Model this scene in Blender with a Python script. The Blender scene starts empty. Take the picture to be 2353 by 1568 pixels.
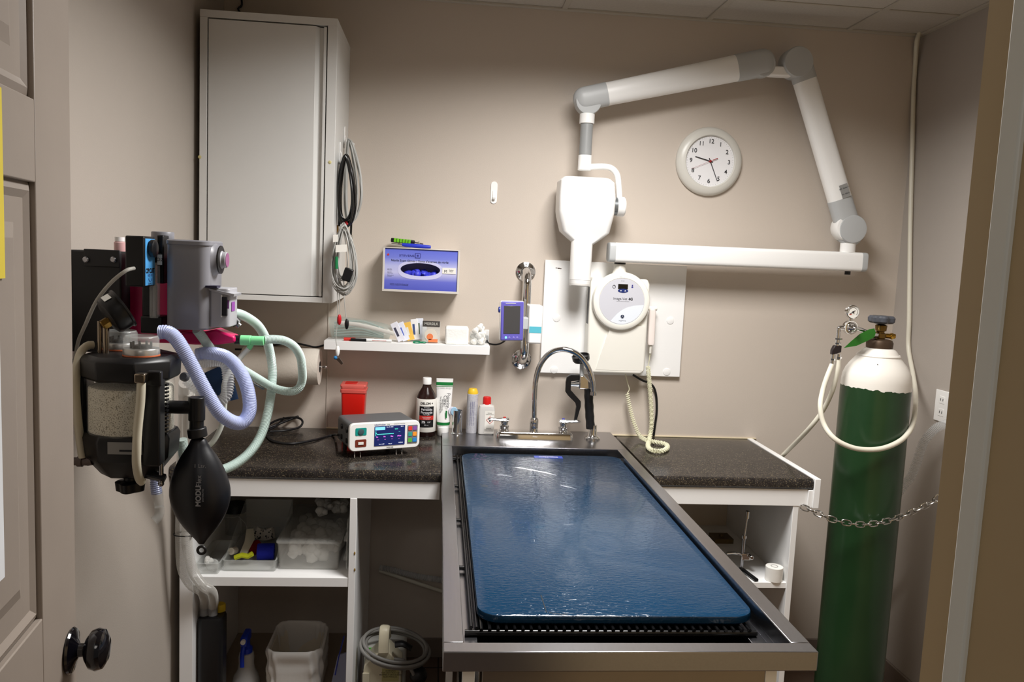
import bpy, bmesh, math, random
from mathutils import Vector, Matrix
random.seed(7)
PI = math.pi
SC = bpy.context.scene
COL = SC.collection
# ---------------------------------------------------------------- camera
F_PX, YAW, PITCH, ROLL = 1850.0, .0925, -.1045, -.0454
CAM = Vector((0, -3.42, 1.672))
_f = Vector((math.sin(YAW)*math.cos(PITCH), math.cos(YAW)*math.cos(PITCH), math.sin(PITCH)))
_r = Vector((math.cos(YAW), -math.sin(YAW), 0)); _d = _f.cross(_r)
RIGHT = math.cos(ROLL)*_r + math.sin(ROLL)*_d
DOWN = -math.sin(ROLL)*_r + math.cos(ROLL)*_d
cd = bpy.data.cameras.new('camera'); cam = bpy.data.objects.new('camera', cd); COL.objects.link(cam)
cd.sensor_width = 36; cd.lens = 36*F_PX/2353; cd.clip_start = .02
cam.matrix_world = Matrix(((RIGHT.x, -DOWN.x, -_f.x, CAM.x), (RIGHT.y, -DOWN.y, -_f.y, CAM.y), (RIGHT.z, -DOWN.z, -_f.z, CAM.z), (0, 0, 0, 1)))
SC.camera = cam
# ---------------------------------------------------------------- world, lights, exposure
w = bpy.data.worlds.new('world'); SC.world = w; w.use_nodes = True
w.node_tree.nodes['Background'].inputs[0].default_value = (1, .95, .9, 1)
w.node_tree.nodes['Background'].inputs[1].default_value = .085
def area(name, loc, sx, sy, power, col, rot=(0, 0, 0), spread=PI):
    l = bpy.data.lights.new(name, 'AREA'); l.shape = 'RECTANGLE'; l.size = sx; l.size_y = sy; l.energy = power; l.color = col
    o = bpy.data.objects.new(name, l); COL.objects.link(o); o.location = loc; o.rotation_euler = rot; l.spread = spread
area('ceiling_lamp', (.57, -1.33, 2.672), .56, .8, 55, (1, .975, .95), spread=2.75)
area('hall_fill_light', (-.1, -4.3, 2.62), .58, 1.1, 6, (1, .94, .87))  # added fill in the unseen hall, brightens the door and near objects
SC.view_settings.view_transform = 'Standard'; SC.view_settings.look = 'None'
SC.view_settings.gamma = 1; SC.view_settings.use_curve_mapping = False
SC.view_settings.exposure = 0.1

# ---------------------------------------------------------------- pixel -> point helpers
def ray(x, y): return RIGHT*(x-1176.5) + DOWN*(y-784) + _f*F_PX
def at(x, y, Y):
    r = ray(x, y); return CAM + r*((Y-CAM.y)/r.y)
def atX(x, y, X):
    r = ray(x, y); return CAM + r*((X-CAM.x)/r.x)
def atZ(x, y, Z):
    r = ray(x, y); return CAM + r*((Z-CAM.z)/r.z)
def V(*a): return Vector(a)
XA, YA, ZA = V(1, 0, 0), V(0, 1, 0), V(0, 0, 1)
# ---------------------------------------------------------------- materials
def lin(c):
    return tuple(((v/255)/12.92 if v/255 <= .04045 else ((v/255+.055)/1.055)**2.4) for v in c)
MATS = {}
def mat(name, rgb, rough=.5, metal=0., trans=0., alpha=1., bump=0., bscale=60., var=.03, vscale=8., emit=0., coat=0., ior=1.45, stretch=None):
    if name in MATS: return MATS[name]
    m = bpy.data.materials.new(name); m.use_nodes = True; nt = m.node_tree; n = nt.nodes; L = nt.links
    p = n['Principled BSDF']; c = lin(rgb)
    tc = n.new('ShaderNodeTexCoord'); mp = n.new('ShaderNodeMapping'); L.new(tc.outputs['Object'], mp.inputs[0])
    if stretch: mp.inputs['Scale'].default_value = stretch
    nz = n.new('ShaderNodeTexNoise'); nz.inputs['Scale'].default_value = vscale; nz.inputs['Detail'].default_value = 4
    L.new(mp.outputs[0], nz.inputs[0])
    cr = n.new('ShaderNodeValToRGB'); L.new(nz.outputs[0], cr.inputs[0])
    cr.color_ramp.elements[0].position = .3; cr.color_ramp.elements[1].position = .7
    cr.color_ramp.elements[0].color = tuple(min(1, v*(1-var)) for v in c)+(1,)
    cr.color_ramp.elements[1].color = tuple(min(1, v*(1+var)) for v in c)+(1,)
    L.new(cr.outputs[0], p.inputs['Base Color'])
    p.inputs['Roughness'].default_value = rough; p.inputs['Metallic'].default_value = metal
    p.inputs['Transmission Weight'].default_value = trans; p.inputs['Alpha'].default_value = alpha
    p.inputs['IOR'].default_value = ior; p.inputs['Coat Weight'].default_value = coat
    if emit:
        p.inputs['Emission Color'].default_value = c+(1,); p.inputs['Emission Strength'].default_value = emit
    if bump:
        b2 = n.new('ShaderNodeTexNoise'); b2.inputs['Scale'].default_value = bscale; b2.inputs['Detail'].default_value = 3
        L.new(mp.outputs[0], b2.inputs[0]); bp = n.new('ShaderNodeBump'); bp.inputs['Strength'].default_value = bump
        bp.inputs['Distance'].default_value = .002
        L.new(b2.outputs[0], bp.inputs['Height']); L.new(bp.outputs[0], p.inputs['Normal'])
    MATS[name] = m; return m
def granite():
    m = mat('speckled_laminate', (44, 40, 38), .2, var=.25, vscale=14)
    nt = m.node_tree; n = nt.nodes; L = nt.links; p = n['Principled BSDF']
    base = p.inputs['Base Color'].links[0].from_socket
    nz = n.new('ShaderNodeTexNoise'); nz.inputs['Scale'].default_value = 230; nz.inputs['Detail'].default_value = 2
    tc = n.new('ShaderNodeTexCoord'); L.new(tc.outputs['Object'], nz.inputs[0])
    cr = n.new('ShaderNodeValToRGB'); L.new(nz.outputs[0], cr.inputs[0])
    e = cr.color_ramp.elements; e[0].position = .58; e[0].color = (0, 0, 0, 1); e[1].position = .66; e[1].color = (.38, .38, .38, 1)
    mx = n.new('ShaderNodeMix'); mx.data_type = 'RGBA'; L.new(cr.outputs[0], mx.inputs[0]); L.new(base, mx.inputs[6])
    mx.inputs[7].default_value = lin((170, 152, 118))+(1,)
    nz2 = n.new('ShaderNodeTexNoise'); nz2.inputs['Scale'].default_value = 70; L.new(tc.outputs['Object'], nz2.inputs[0])
    c2 = n.new('ShaderNodeValToRGB'); L.new(nz2.outputs[0], c2.inputs[0])
    e = c2.color_ramp.elements; e[0].position = .45; e[0].color = (.45, .45, .45, 1); e[1].position = .6; e[1].color = (0, 0, 0, 1)
    m2 = n.new('ShaderNodeMix'); m2.data_type = 'RGBA'; L.new(c2.outputs[0], m2.inputs[0]); L.new(mx.outputs[2], m2.inputs[6])
    m2.inputs[7].default_value = lin((14, 12, 12))+(1,)
    L.new(m2.outputs[2], p.inputs['Base Color']); return m
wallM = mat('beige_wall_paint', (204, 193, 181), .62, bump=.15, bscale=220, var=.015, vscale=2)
wallR = mat('shaded_right_wall_paint', (176, 168, 160), .65, bump=.15, bscale=220, var=.015, vscale=2)  # wall paint darkened for the right wall, its weaker light is in the colour
ceilM = mat('acoustic_tile', (196, 190, 180), .9, bump=.6, bscale=180, var=.04, vscale=90)
gridM = mat('ceiling_grid_metal', (190, 184, 172), .5)
doorM = mat('door_paint', (150, 139, 129), .45, bump=.05, bscale=90)
jambM = mat('jamb_paint', (196, 172, 132), .5)
jambW = mat('white_strip_paint', (238, 238, 230), .4)
baseM = mat('baseboard_vinyl', (120, 108, 98), .5)
whiteM = mat('white_melamine', (244, 244, 243), .35, var=.01)
cabM = mat('white_cabinet_laminate', (222, 222, 219), .33, var=.01)
plasW = mat('white_plastic', (248, 248, 246), .3, var=.01)
plasI = mat('ivory_plastic', (240, 238, 229), .33, var=.01)
plasG = mat('grey_plastic', (186, 189, 190), .38, var=.01)
blackM = mat('black_plastic', (16, 16, 18), .38)
blackR = mat('black_rubber', (20, 20, 22), .42)
chrome = mat('chrome', (215, 215, 215), .07, 1, var=.01)
steel = mat('brushed_steel', (160, 160, 164), .24, 1, bump=.06, bscale=60, stretch=(30, 1, 30))
steelD = mat('shaded_basin_steel', (70, 66, 62), .35, 1)  # steel darkened, the shadow inside the basin is put into the colour
brass = mat('brass', (150, 118, 60), .35, 1)
iron = mat('aged_bronze', (82, 66, 52), .5, .6)
darkP = mat('dark_paint', (30, 28, 27), .5)
printM = mat('printed_ink', (25, 25, 32), .6)
printW = mat('white_ink', (225, 225, 228), .6)
printR = mat('red_ink', (205, 50, 40), .6)
printB = mat('blue_ink', (50, 50, 130), .6)
paperM = mat('paper', (235, 233, 226), .75)
clearM = mat('clear_plastic', (225, 228, 226), .08, alpha=.22, var=.01)
clear2 = mat('frosted_plastic', (222, 224, 220), .22, alpha=.28, var=.03)
wireG = mat('grey_cable_jacket', (176, 176, 172), .4)
hoseW = mat('white_hose_rubber', (226, 222, 206), .35)
cottonM = mat('cotton', (240, 238, 232), .95, bump=1, bscale=90, var=.04, vscale=30)
# ---------------------------------------------------------------- mesh builders (world coordinates)
def B(): return bmesh.new()
def quad(bm, vs): return bm.faces.new(vs)
def box(bm, lo, hi, m=None):
    x0, y0, z0 = lo; x1, y1, z1 = hi
    x0, x1 = min(x0, x1), max(x0, x1); y0, y1 = min(y0, y1), max(y0, y1); z0, z1 = min(z0, z1), max(z0, z1)
    c = [V(x, y, z) for x in (x0, x1) for y in (y0, y1) for z in (z0, z1)]
    if m: c = [m @ v for v in c]
    v = [bm.verts.new(p) for p in c]
    for f in ((0, 1, 3, 2), (4, 6, 7, 5), (0, 4, 5, 1), (2, 3, 7, 6), (0, 2, 6, 4), (1, 5, 7, 3)): bm.faces.new([v[i] for i in f])
    return bm
def frame_of(ax):
    ax = ax.normalized(); t = ZA if abs(ax.z) < .9 else XA
    u = ax.cross(t).normalized(); return u, ax.cross(u)
def ring_join(bm, rings, cap=True, cyc=False):
    n = len(rings[0])
    for a, b in zip(rings, rings[1:] + ([rings[0]] if cyc else [])):
        for i in range(n):
            bm.faces.new((a[i], a[(i+1) % n], b[(i+1) % n], b[i]))
    if cap and not cyc:
        bm.faces.new(rings[0][::-1]); bm.faces.new(rings[-1])
def cyl(bm, p0, p1, r0, r1=None, seg=24):
    r1 = r0 if r1 is None else r1; u, v = frame_of(p1-p0); rs = []
    for p, r in ((p0, r0), (p1, r1)):
        rs.append([bm.verts.new(p + (u*math.cos(2*PI*i/seg)+v*math.sin(2*PI*i/seg))*r) for i in range(seg)])
    ring_join(bm, rs); return bm
def lathe(bm, base, prof, ax=None, seg=32, sx=1, sy=1, u=None):
    """prof: (radius, height along ax)"""
    ax = (ax or ZA).normalized()
    if u is None: u, v = frame_of(ax)
    else: v = ax.cross(u)
    rs = []
    for r, h in prof:
        r = max(r, 1e-4)
        rs.append([bm.verts.new(base + ax*h + (u*math.cos(2*PI*i/seg)*sx+v*math.sin(2*PI*i/seg)*sy)*r) for i in range(seg)])
    ring_join(bm, rs); return bm
def ball(bm, c, r, sx=1, sy=1, sz=1, seg=16, m=None):
    mm = Matrix.Translation(c) @ (m or Matrix.Identity(4)) @ Matrix.Diagonal((r*sx, r*sy, r*sz, 1))
    bmesh.ops.create_uvsphere(bm, u_segments=seg, v_segments=max(6, seg//2), radius=1, matrix=mm); return bm
def smooth(pts, step=.008, closed=False):
    P = [Vector(p) for p in pts]; n = len(P); out = []
    segs = n if closed else n-1
    for i in range(segs):
        if closed: a, b, c, d = P[i-1], P[i], P[(i+1) % n], P[(i+2) % n]
        else:
            b, c = P[i], P[i+1]; a = P[i-1] if i else b*2-c; d = P[i+2] if i+2 < n else c*2-b
        k = max(2, int((c-b).length/(step*.5)))
        for j in range(k):
            t = j/k; out.append(.5*((2*b)+(c-a)*t+(2*a-5*b+4*c-d)*t*t+(-a+3*b-3*c+d)*t**3))
    out.append(P[0].copy() if closed else P[-1].copy())
    # resample
    L = [0]
    for a, b in zip(out, out[1:]): L.append(L[-1]+(b-a).length)
    N = max(2, int(round(L[-1]/step))); res = []; j = 0
    for i in range(N+1):
        s = L[-1]*i/N
        while j < len(L)-2 and L[j+1] < s: j += 1
        t = (s-L[j])/max(1e-9, L[j+1]-L[j]); res.append(out[j].lerp(out[j+1], min(1, max(0, t))))
    if closed: res.pop()
    return res
def sweep(bm, pts, rf, seg=10, closed=False, shape=None, up=None):
    n = len(pts); rs = []
    T = []
    for i in range(n):
        if closed: t = pts[(i+1) % n]-pts[i-1]
        else: t = pts[min(i+1, n-1)]-pts[max(i-1, 0)]
        T.append(t.normalized())
    u = frame_of(T[0])[0] if up is None else (up - T[0]*up.dot(T[0])).normalized()
    for i in range(n):
        u = (u - T[i]*u.dot(T[i])).normalized(); v = T[i].cross(u)
        r = rf(i, n) if callable(rf) else rf
        rx, ry = r if isinstance(r, tuple) else (r, r)
        ring = []
        for k in range(seg):
            a = 2*PI*k/seg; ca, sa = math.cos(a), math.sin(a)
            if shape: ca = math.copysign(abs(ca)**shape, ca); sa = math.copysign(abs(sa)**shape, sa)
            ring.append(bm.verts.new(pts[i]+u*ca*rx+v*sa*ry))
        rs.append(ring)
    ring_join(bm, rs, True, closed); return bm
def tube(bm, pts, r, step=.008, seg=10, closed=False): return sweep(bm, smooth(pts, step, closed), r, seg, closed)
def corr(bm, pts, r, pitch=.0056, amp=.09, seg=14):
    q = smooth(pts, pitch/4)
    return sweep(bm, q, lambda i, n: r*(1+amp*math.sin(i*PI/2)), seg)
def prism(bm, poly, n):
    """poly: world points of a planar outline, extruded by vector n"""
    a = [bm.verts.new(p) for p in poly]; b = [bm.verts.new(p+n) for p in poly]
    ring_join(bm, [a, b]); return bm
def rrect(x0, y0, x1, y1, r, n=8):
    P = []
    for cx, cy, a0 in ((x1-r, y1-r, 0), (x0+r, y1-r, PI/2), (x0+r, y0+r, PI), (x1-r, y0+r, 3*PI/2)):
        for i in range(n+1): a = a0+PI/2*i/n; P.append((cx+math.cos(a)*r, cy+math.sin(a)*r))
    return P
def fluff(bm, c, r, rg, n=5):
    for k in range(n):
        q = c+V(rg.uniform(-.5, .5), rg.uniform(-.5, .5), rg.uniform(-.4, .4))*r; before = len(bm.verts)
        r2 = r*rg.uniform(.45, .75); bmesh.ops.create_icosphere(bm, subdivisions=2, radius=r2, matrix=Matrix.Translation(q)); bm.verts.ensure_lookup_table()
        for v in bm.verts[before:]: v.co += (v.co-q)*rg.uniform(-.12, .16)
    return bm
# ---------------------------------------------------------------- objects
WLOC = {}
def place(name, data, c, parent):
    o = bpy.data.objects.new(name, data); COL.objects.link(o)
    if parent is not None: o.parent = parent; o.location = c-WLOC[parent.name]
    else: o.location = c
    WLOC[o.name] = c.copy(); return o
def obj(name, bm, m, parent=None, bevel=0, smoothf=True, label=None, sub=0, segs=2, soft=False):
    bmesh.ops.recalc_face_normals(bm, faces=bm.faces)
    xs = [v.co for v in bm.verts]
    lo = V(min(p.x for p in xs), min(p.y for p in xs), min(p.z for p in xs)); hi = V(max(p.x for p in xs), max(p.y for p in xs), max(p.z for p in xs))
    c = V((lo.x+hi.x)/2, (lo.y+hi.y)/2, lo.z)
    bmesh.ops.translate(bm, verts=bm.verts, vec=-c)
    me = bpy.data.meshes.new(name); bm.to_mesh(me); bm.free()
    if m is not None: me.materials.append(m)
    if smoothf:
        me.polygons.foreach_set('use_smooth', [True]*len(me.polygons))
        try: soft or me.set_sharp_from_angle(angle=math.radians(38))
        except Exception: pass
    o = place(name, me, c, parent)
    if bevel:
        b = o.modifiers.new('bevel', 'BEVEL'); b.width = bevel; b.segments = segs; b.limit_method = 'ANGLE'; b.angle_limit = math.radians(40)
        b.harden_normals = False
    if sub:
        s = o.modifiers.new('sub', 'SUBSURF'); s.levels = sub; s.render_levels = sub
    if label: o['label'] = label
    return o
def thing(name, label, cat, loc, group=None):
    o = place(name, None, Vector(loc), None); o.empty_display_size = .05; o['label'] = label; o['category'] = cat
    if group: o['group'] = group
    return o
def tag(o, label, cat, group=None):
    o['label'] = label; o['category'] = cat
    if group: o['group'] = group
    return o
def struct(o): o['kind'] = 'structure'; return o
def text(s, h, c, m, parent, u=XA, v=ZA, name='lettering', align='CENTER', cyl_c=None, cyl_r=None, bold=0, sq=1.0):
    cu = bpy.data.curves.new('t', 'FONT'); cu.body = s; cu.size = h*1.38; cu.align_x = align; cu.align_y = 'CENTER'; cu.offset = bold*h
    cu.extrude = 0
    t = bpy.data.objects.new('t', cu); COL.objects.link(t)
    dg = bpy.context.evaluated_depsgraph_get(); dg.update()
    me = bpy.data.meshes.new_from_object(t.evaluated_get(dg)); bpy.data.objects.remove(t); bpy.data.curves.remove(cu)
    bm = B(); bm.from_mesh(me); bpy.data.meshes.remove(me)
    if not bm.verts: bm.free(); return None
    n = u.cross(v)
    for q in bm.verts:
        x, y = q.co.x*sq, q.co.y
        if cyl_r:   # wrap round a vertical cylinder, text centred on direction c->
            d = V(c.x-cyl_c.x, c.y-cyl_c.y, 0).normalized(); a0 = math.atan2(d.y, d.x); a = a0 + x/cyl_r
            q.co = V(cyl_c.x+math.cos(a)*cyl_r, cyl_c.y+math.sin(a)*cyl_r, c.z+y)
        else: q.co = c+u*x+v*y
    return obj(name, bm, m, parent, smoothf=False)
def decal(name, c, u, v, w, h, m, parent, n=None, th=.0006, label=None):
    n = n or u.cross(v); bm = B()
    prism(bm, [c-u*w/2-v*h/2, c+u*w/2-v*h/2, c+u*w/2+v*h/2, c-u*w/2+v*h/2], n*th)
    return obj(name, bm, m, parent, smoothf=False, label=label)
def copy_tree(o, parent=None):
    c = o.copy(); COL.objects.link(c); c.parent = parent
    for ch in [k for k in COL.objects if k.parent == o and k is not c]: copy_tree(ch, c)
    return c
FL = -.11; CT = .91; LW = -.895; RW = 2.02; CZ = 2.697; FW = -2.80
# ================================================================ ROOM
struct(obj('floor', box(B(), (LW-.2, -5, FL-.05), (RW+.2, .1, FL)), None)).data.materials.append(mat('brown_floor_tile', (112, 92, 78), .35, var=.12, vscale=5))
bm = B()
for i in range(-3, 8): box(bm, (i*.34+.05, -2.9, FL-.001), (i*.34+.056, 0, FL+.0012))
for j in range(9): box(bm, (LW, -j*.34-.1, FL-.001), (RW, -j*.34-.094, FL+.0012))
struct(obj('trim_1', bm, mat('tile_grout', (50, 42, 38), .9)))
struct(obj('wall_back', box(B(), (LW-.1, 0, FL-.05), (RW+.1, .1, CZ+.1)), wallM, smoothf=False))
struct(obj('wall_left', box(B(), (LW-.1, -2.97, FL-.05), (LW, .1, CZ+.1)), mat('shaded_left_wall_paint', (182, 173, 163), .62, bump=.15, bscale=220, var=.015, vscale=2), smoothf=False))  # same paint as the back wall, dimmer light painted in as darker colour
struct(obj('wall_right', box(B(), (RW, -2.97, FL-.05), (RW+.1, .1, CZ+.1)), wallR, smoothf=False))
bm = B(); JY = atX(2193, 784, .41).y; box(bm, (.41, -2.97, FL), (RW, JY, CZ)); box(bm, (LW, -2.97, FL), (-.50, -2.85, CZ)); box(bm, (-.50, -2.97, 2.28), (.41, -2.85, CZ))
struct(obj('wall_front', bm, jambM, smoothf=False))
struct(obj('trim_2', box(B(), (.4055, atX(2289, 784, .4055).y, FL), (.412, atX(2257, 784, .41).y, 2.28)), jambW, bevel=.002))
struct(obj('trim_3', box(B(), (at(750, 900, 0).x, -.004, CT), (at(753.5, 900, 0).x, .002, 1.47)), wallM, bevel=.001))
struct(obj('trim_4', box(B(), (at(750, 990, 0).x, -.006, CT+.0005), (1.43, 0, CT+.006)), mat('cream_caulk', (226, 212, 180), .5), bevel=.001))
struct(obj('baseboard_right', box(B(), (RW-.012, FW, FL), (RW, 0, -.015)), baseM, bevel=.004))
struct(obj('baseboard_back', box(B(), (LW, -.012, FL), (RW-.012, 0, -.02)), baseM, bevel=.004))
struct(obj('ceiling', box(B(), (LW-.1, -5, CZ), (RW+.1, .1, CZ+.05)), ceilM, smoothf=False))
bm = B()
for x in (1.69, 1.08, .47, -.14, -.75): box(bm, (x-.012, -2.97, CZ-.006), (x+.012, 0, CZ))
for y in (-.29, -.90, -1.51, -2.12): box(bm, (LW, y-.012, CZ-.0045), (RW-.022, y+.012, CZ))
box(bm, (LW, -.022, CZ-.009), (RW, 0, CZ)); box(bm, (RW-.022, -2.97, CZ-.009), (RW, -.022, CZ))
struct(obj('trim_5', bm, gridM, bevel=.0015))
for lx, ly, nm in ((.57, -1.33, 'ceiling light panel above the middle of the treatment table'), (-.1, -4.3, 'added fill light panel in the hall outside the doorway')):  # second panel is an added housing for the hall fill
    t = thing('ceiling_light', 'white framed '+nm, 'light', (lx, ly, CZ-.02))
    bm = B()
    for a, b_ in (((lx-.31, ly-.60), (lx-.29, ly+.60)), ((lx+.29, ly-.60), (lx+.31, ly+.60)), ((lx-.29, ly-.60), (lx+.29, ly-.58)), ((lx-.29, ly+.58), (lx+.29, ly+.60))):
        box(bm, (*a, CZ-.02), (*b_, CZ-.001))
    obj('frame', bm, whiteM, t)
    obj('diffuser', box(B(), (lx-.289, ly-.579, CZ-.012), (lx+.289, ly+.579, CZ-.004)), paperM, t)
# ---- open door on the left
E0 = V(-.565, -2.12, 0); DU = V(.12, -1, 0).normalized(); DN = V(-DU.y, DU.x, 0)   # towards hinge; face normal (+x)
if DN.x < 0: DN = -DN
def dpt(px, py):
    r = ray(px, py); t = ((E0-CAM).dot(DN))/r.dot(DN); p = CAM+r*t; return ((p-E0).dot(DU), p.z)
DM = Matrix(((DU.x, DN.x, 0, E0.x), (DU.y, DN.y, 0, E0.y), (0, 0, 1, 0), (0, 0, 0, 1)))   # local: u, n, z
bm = B(); box(bm, (0, -.040, FL+.01), (.85, -.010, 2.24), DM)
zs = [dpt(81, 229)[1], dpt(78, 419)[1], dpt(105, 1413)[1]]
u0 = dpt(80, 300)[0]
cols = [(u0, .40), (.50, .85-u0)]
pan = [(zs[0], 2.12), (zs[2], zs[1]), (FL+.24, zs[2]-.14)]
box(bm, (0, -.010, FL+.01), (u0, 0, 2.24), DM); box(bm, (.85-u0, -.010, FL+.01), (.85, 0, 2.24), DM); box(bm, (.40, -.010, FL+.01), (.50, 0, 2.24), DM)
edges = [FL+.01, FL+.24, zs[2]-.14, zs[2], zs[1], zs[0], 2.12, 2.24]
for c0, c1 in cols:
    for k in (0, 2, 4, 6): box(bm, (c0, -.010, edges[k]), (c1, 0, edges[k+1]), DM)
do = struct(obj('door_1', bm, doorM, bevel=.002))
for c0, c1 in cols:
    for z0, z1 in pan:
        bm = B(); R = []
        for ins, h in ((0.001, -.009), (.012, -.004), (.022, -.009), (.055, -.0085), (.075, -.002)):
            R.append([bm.verts.new(DM @ V(x, h, z)) for x, z in ((c0+ins, z0+ins), (c1-ins, z0+ins), (c1-ins, z1-ins), (c0+ins, z1-ins))])
        ring_join(bm, R, False); bm.faces.new(R[-1]); obj('panel', bm, doorM, do, smoothf=False)
ku, kz = dpt(160, 1496)
kb = DM @ V(ku, 0, kz)
kn = obj('door_knob', lathe(B(), kb, [(.034, 0), (.036, .003), (.034, .006), (.018, .010), (.011, .014), (.0105, .021), (.020, .025), (.030, .032), (.033, .041), (.030, .050), (.019, .056), (0, .058)], DN), mat('black_enamel', (12, 11, 16), .12, coat=.5), do, label='glossy black round knob')
# notices on the door
a0, z0 = dpt(4, 203); a1, z1 = dpt(4, 640)
t = obj('notice_sheet', box(B(), (a0+.004, .0003, z1), (a0+.24, .0012, z0), DM), mat('yellow_card', (226, 205, 60), .5))
tag(t, 'yellow laminated notice on the open door, at the left edge of the photo', 'notice')
a0, z0 = dpt(4, 1060); a1, z1 = dpt(6, 1330)
t = obj('notice_sheet', box(B(), (a0, .0003, z1), (a0+.2, .0008, z0+.15), DM), mat('pale_paper', (225, 228, 232), .6)); tag(t, 'white paper notice lower on the open door below the yellow one', 'notice')
# ================================================================ UPPER CABINET
cx0, cx1, cy0, cz0, cz1 = -.872, -.395, -.40, 1.470, 2.487
t = thing('wall_cabinet', 'tall white single-door wall cabinet hanging in the left corner', 'cabinet', ((cx0+cx1)/2, cy0/2, cz0))
bm = B(); th = .026
box(bm, (cx0, cy0, cz0), (cx0+th, 0, cz1-th)); box(bm, (cx1-.034, cy0, cz0), (cx1, 0, cz1-th)); box(bm, (cx0, cy0, cz1-th), (cx1, 0, cz1)); box(bm, (cx0+th, cy0+.001, cz0), (cx1-.034, 0, cz0+.02)); box(bm, (cx0+th, -.012, cz0+.02), (cx1-.034, 0, cz1-th))
obj('body', bm, cabM, t, bevel=.0012)
dx0, dx1 = cx0+th+.004, cx1-.034-.004; zb, zt = cz0+.023, cz1-th-.005
prof = [(dx0, cy0+.022), (dx1, cy0+.022), (dx1, cy0+.003), (dx1-.010, cy0+.003), (dx1-.011, cy0+.018), (dx1-.024, cy0+.018), (dx1-.038, cy0-.001), (dx0, cy0-.001)]
bm = B(); prism(bm, [V(x, y, zb) for x, y in prof], V(0, 0, zt-zb)); obj('door', bm, cabM, t, bevel=.001)
for px, py in ((459, 361), (758, 373)):
    p = at(px, py, cy0); bm = B(); lathe(bm, p, [(.006, -.001), (.006, .001), (.004, .002), (0, .0022)], V(0, -1, 0)); obj('screw_cover', bm, mat('yellowed_cap', (206, 196, 140), .5), t, label='yellowed round screw cover')
# thin black wire going up the wall above the cabinet
bm = B(); tube(bm, [V(-.73, -.006, 2.485), at(550, 27, -.006), at(556, 10, -.006), at(557, -40, -.006), V(-.71, -.01, 2.69)], .004); tag(obj('power_cord', bm, blackR), 'thin black wire running up the wall above the white wall cabinet', 'cord')
# ================================================================ things on the cabinet side
def hook(c, n, h, label):
    u = n.cross(ZA); b = thing('adhesive_hook', label, 'hook', c-ZA*h/2)
    bm = B(); w = h*.31
    poly = []
    for a in range(16):
        an = 2*PI*a/16; poly.append(c+u*math.cos(an)*w/2+ZA*(math.sin(an)*w/2+math.copysign(h/2-w/2, math.sin(an)+1e-6)))
    prism(bm, poly, n*.004); obj('backplate', bm, plasW, b, bevel=.001)
    bm = B(); p = c-ZA*h*.12+n*.004
    sweep(bm, smooth([p+ZA*h*.2, p+ZA*h*.05+n*.003, p-ZA*h*.12+n*.006, p-ZA*h*.18+n*.012, p-ZA*h*.10+n*.016], .002), (w*.22, .0018), 8, up=u)
    obj('hook', bm, plasW, b)
hook(at(1135, 443, 0), V(0, -1, 0), .092, 'white adhesive plastic hook alone on the wall left of the tube head')
hx = cx1+.0005
hook(V(hx, -.14, at(792, 316, -.14).z), XA, .085, 'white adhesive hook near the rear of the cabinet side, holding grey cables')
hook(V(hx, -.27, at(775, 352, -.27).z), XA, .085, 'white adhesive hook nearer the cabinet front, holding the black cable')
def safe(p, r): p.x = max(p.x, cx1+.003+r); return p
def loops(bm, cxp, top, bot, wl, wr, n, Y, r, jx=6, jy=10, seed=1, jY=.02):
    rg = random.Random(seed)
    for k in range(n):
        a, b_ = wl*rg.uniform(.6, 1.05), wr*rg.uniform(.55, 1.05); tp = top+rg.uniform(0, jy); bt = bot+rg.uniform(-jy*2.2, 0); xo = rg.uniform(-jx, jx)*.4
        Yk = Y+rg.uniform(-jY, jY); P = []
        for i in range(12):
            an = 2*PI*i/12; sx = math.sin(an); w_ = (b_ if sx > 0 else a); yy = (tp+bt)/2-(bt-tp)/2*math.cos(an)
            pinch = .35+.65*((1-math.cos(an))/2)**.8 if math.cos(an) > -.99 else 1
            P.append(safe(at(cxp+xo+w_*sx*pinch, yy, Yk+rg.uniform(-.006, .006)), r))
        tube(bm, P, r, .01, 8, True)
t = thing('cable_bundle', 'coiled thick black cable hanging from a hook on the cabinet side', 'cable', at(790, 520, -.3))
bm = B(); loops(bm, 795, 355, 524, 27, 34, 9, -.31, .0042, seed=4, jY=.03)
tube(bm, [safe(at(x, y, -.29), .0042) for x, y in ((788, 370), (775, 430), (772, 480), (774, 520))], .0042)
tube(bm, [safe(at(x, y, -.27), .0042) for x, y in ((800, 370), (812, 440), (808, 500), (806, 545))], .0042); obj('cable', bm, mat('black_cable_jacket', (14, 14, 15), .25), t)
bm = B(); cyl(bm, at(806, 540, -.27), at(806, 556, -.27), .0075, .006); obj('connector', bm, chrome, t)
bm = B(); cyl(bm, at(774, 518, -.29), at(775, 538, -.29), .006); obj('connector', bm, brass, t)
bm = B(); ball(bm, at(796, 515, -.30), .007); cyl(bm, at(794, 505, -.3), at(798, 530, -.3), .005); obj('plug', bm, mat('red_plastic', (190, 25, 35), .35), t, label='red plug')
t = thing('cable_bundle', 'thin grey cable coiled behind the black one on the cabinet side', 'cable', at(810, 520, -.15))
bm = B(); loops(bm, 802, 316, 518, 12, 36, 8, -.17, .0028, seed=9); obj('cable', bm, wireG, t)
bm = B(); box(bm, (0, 0, 0), (.02, .012, .008), Matrix.Translation(at(803, 326, -.17)) @ Matrix.Rotation(.7, 4, 'Y')); obj('cable_tie_tag', bm, plasW, t)
t = thing('electrode_lead_set', 'bundle of pale grey electrode leads with clips, hanging lowest beside the cabinet', 'cable', at(790, 680, -.32))
bm = B(); loops(bm, 790, 512, 680, 40, 44, 13, -.44, .0022, seed=21, jY=.02); loops(bm, 788, 520, 660, 22, 22, 6, -.44, .0022, seed=5); obj('cable', bm, wireG, t)
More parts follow.
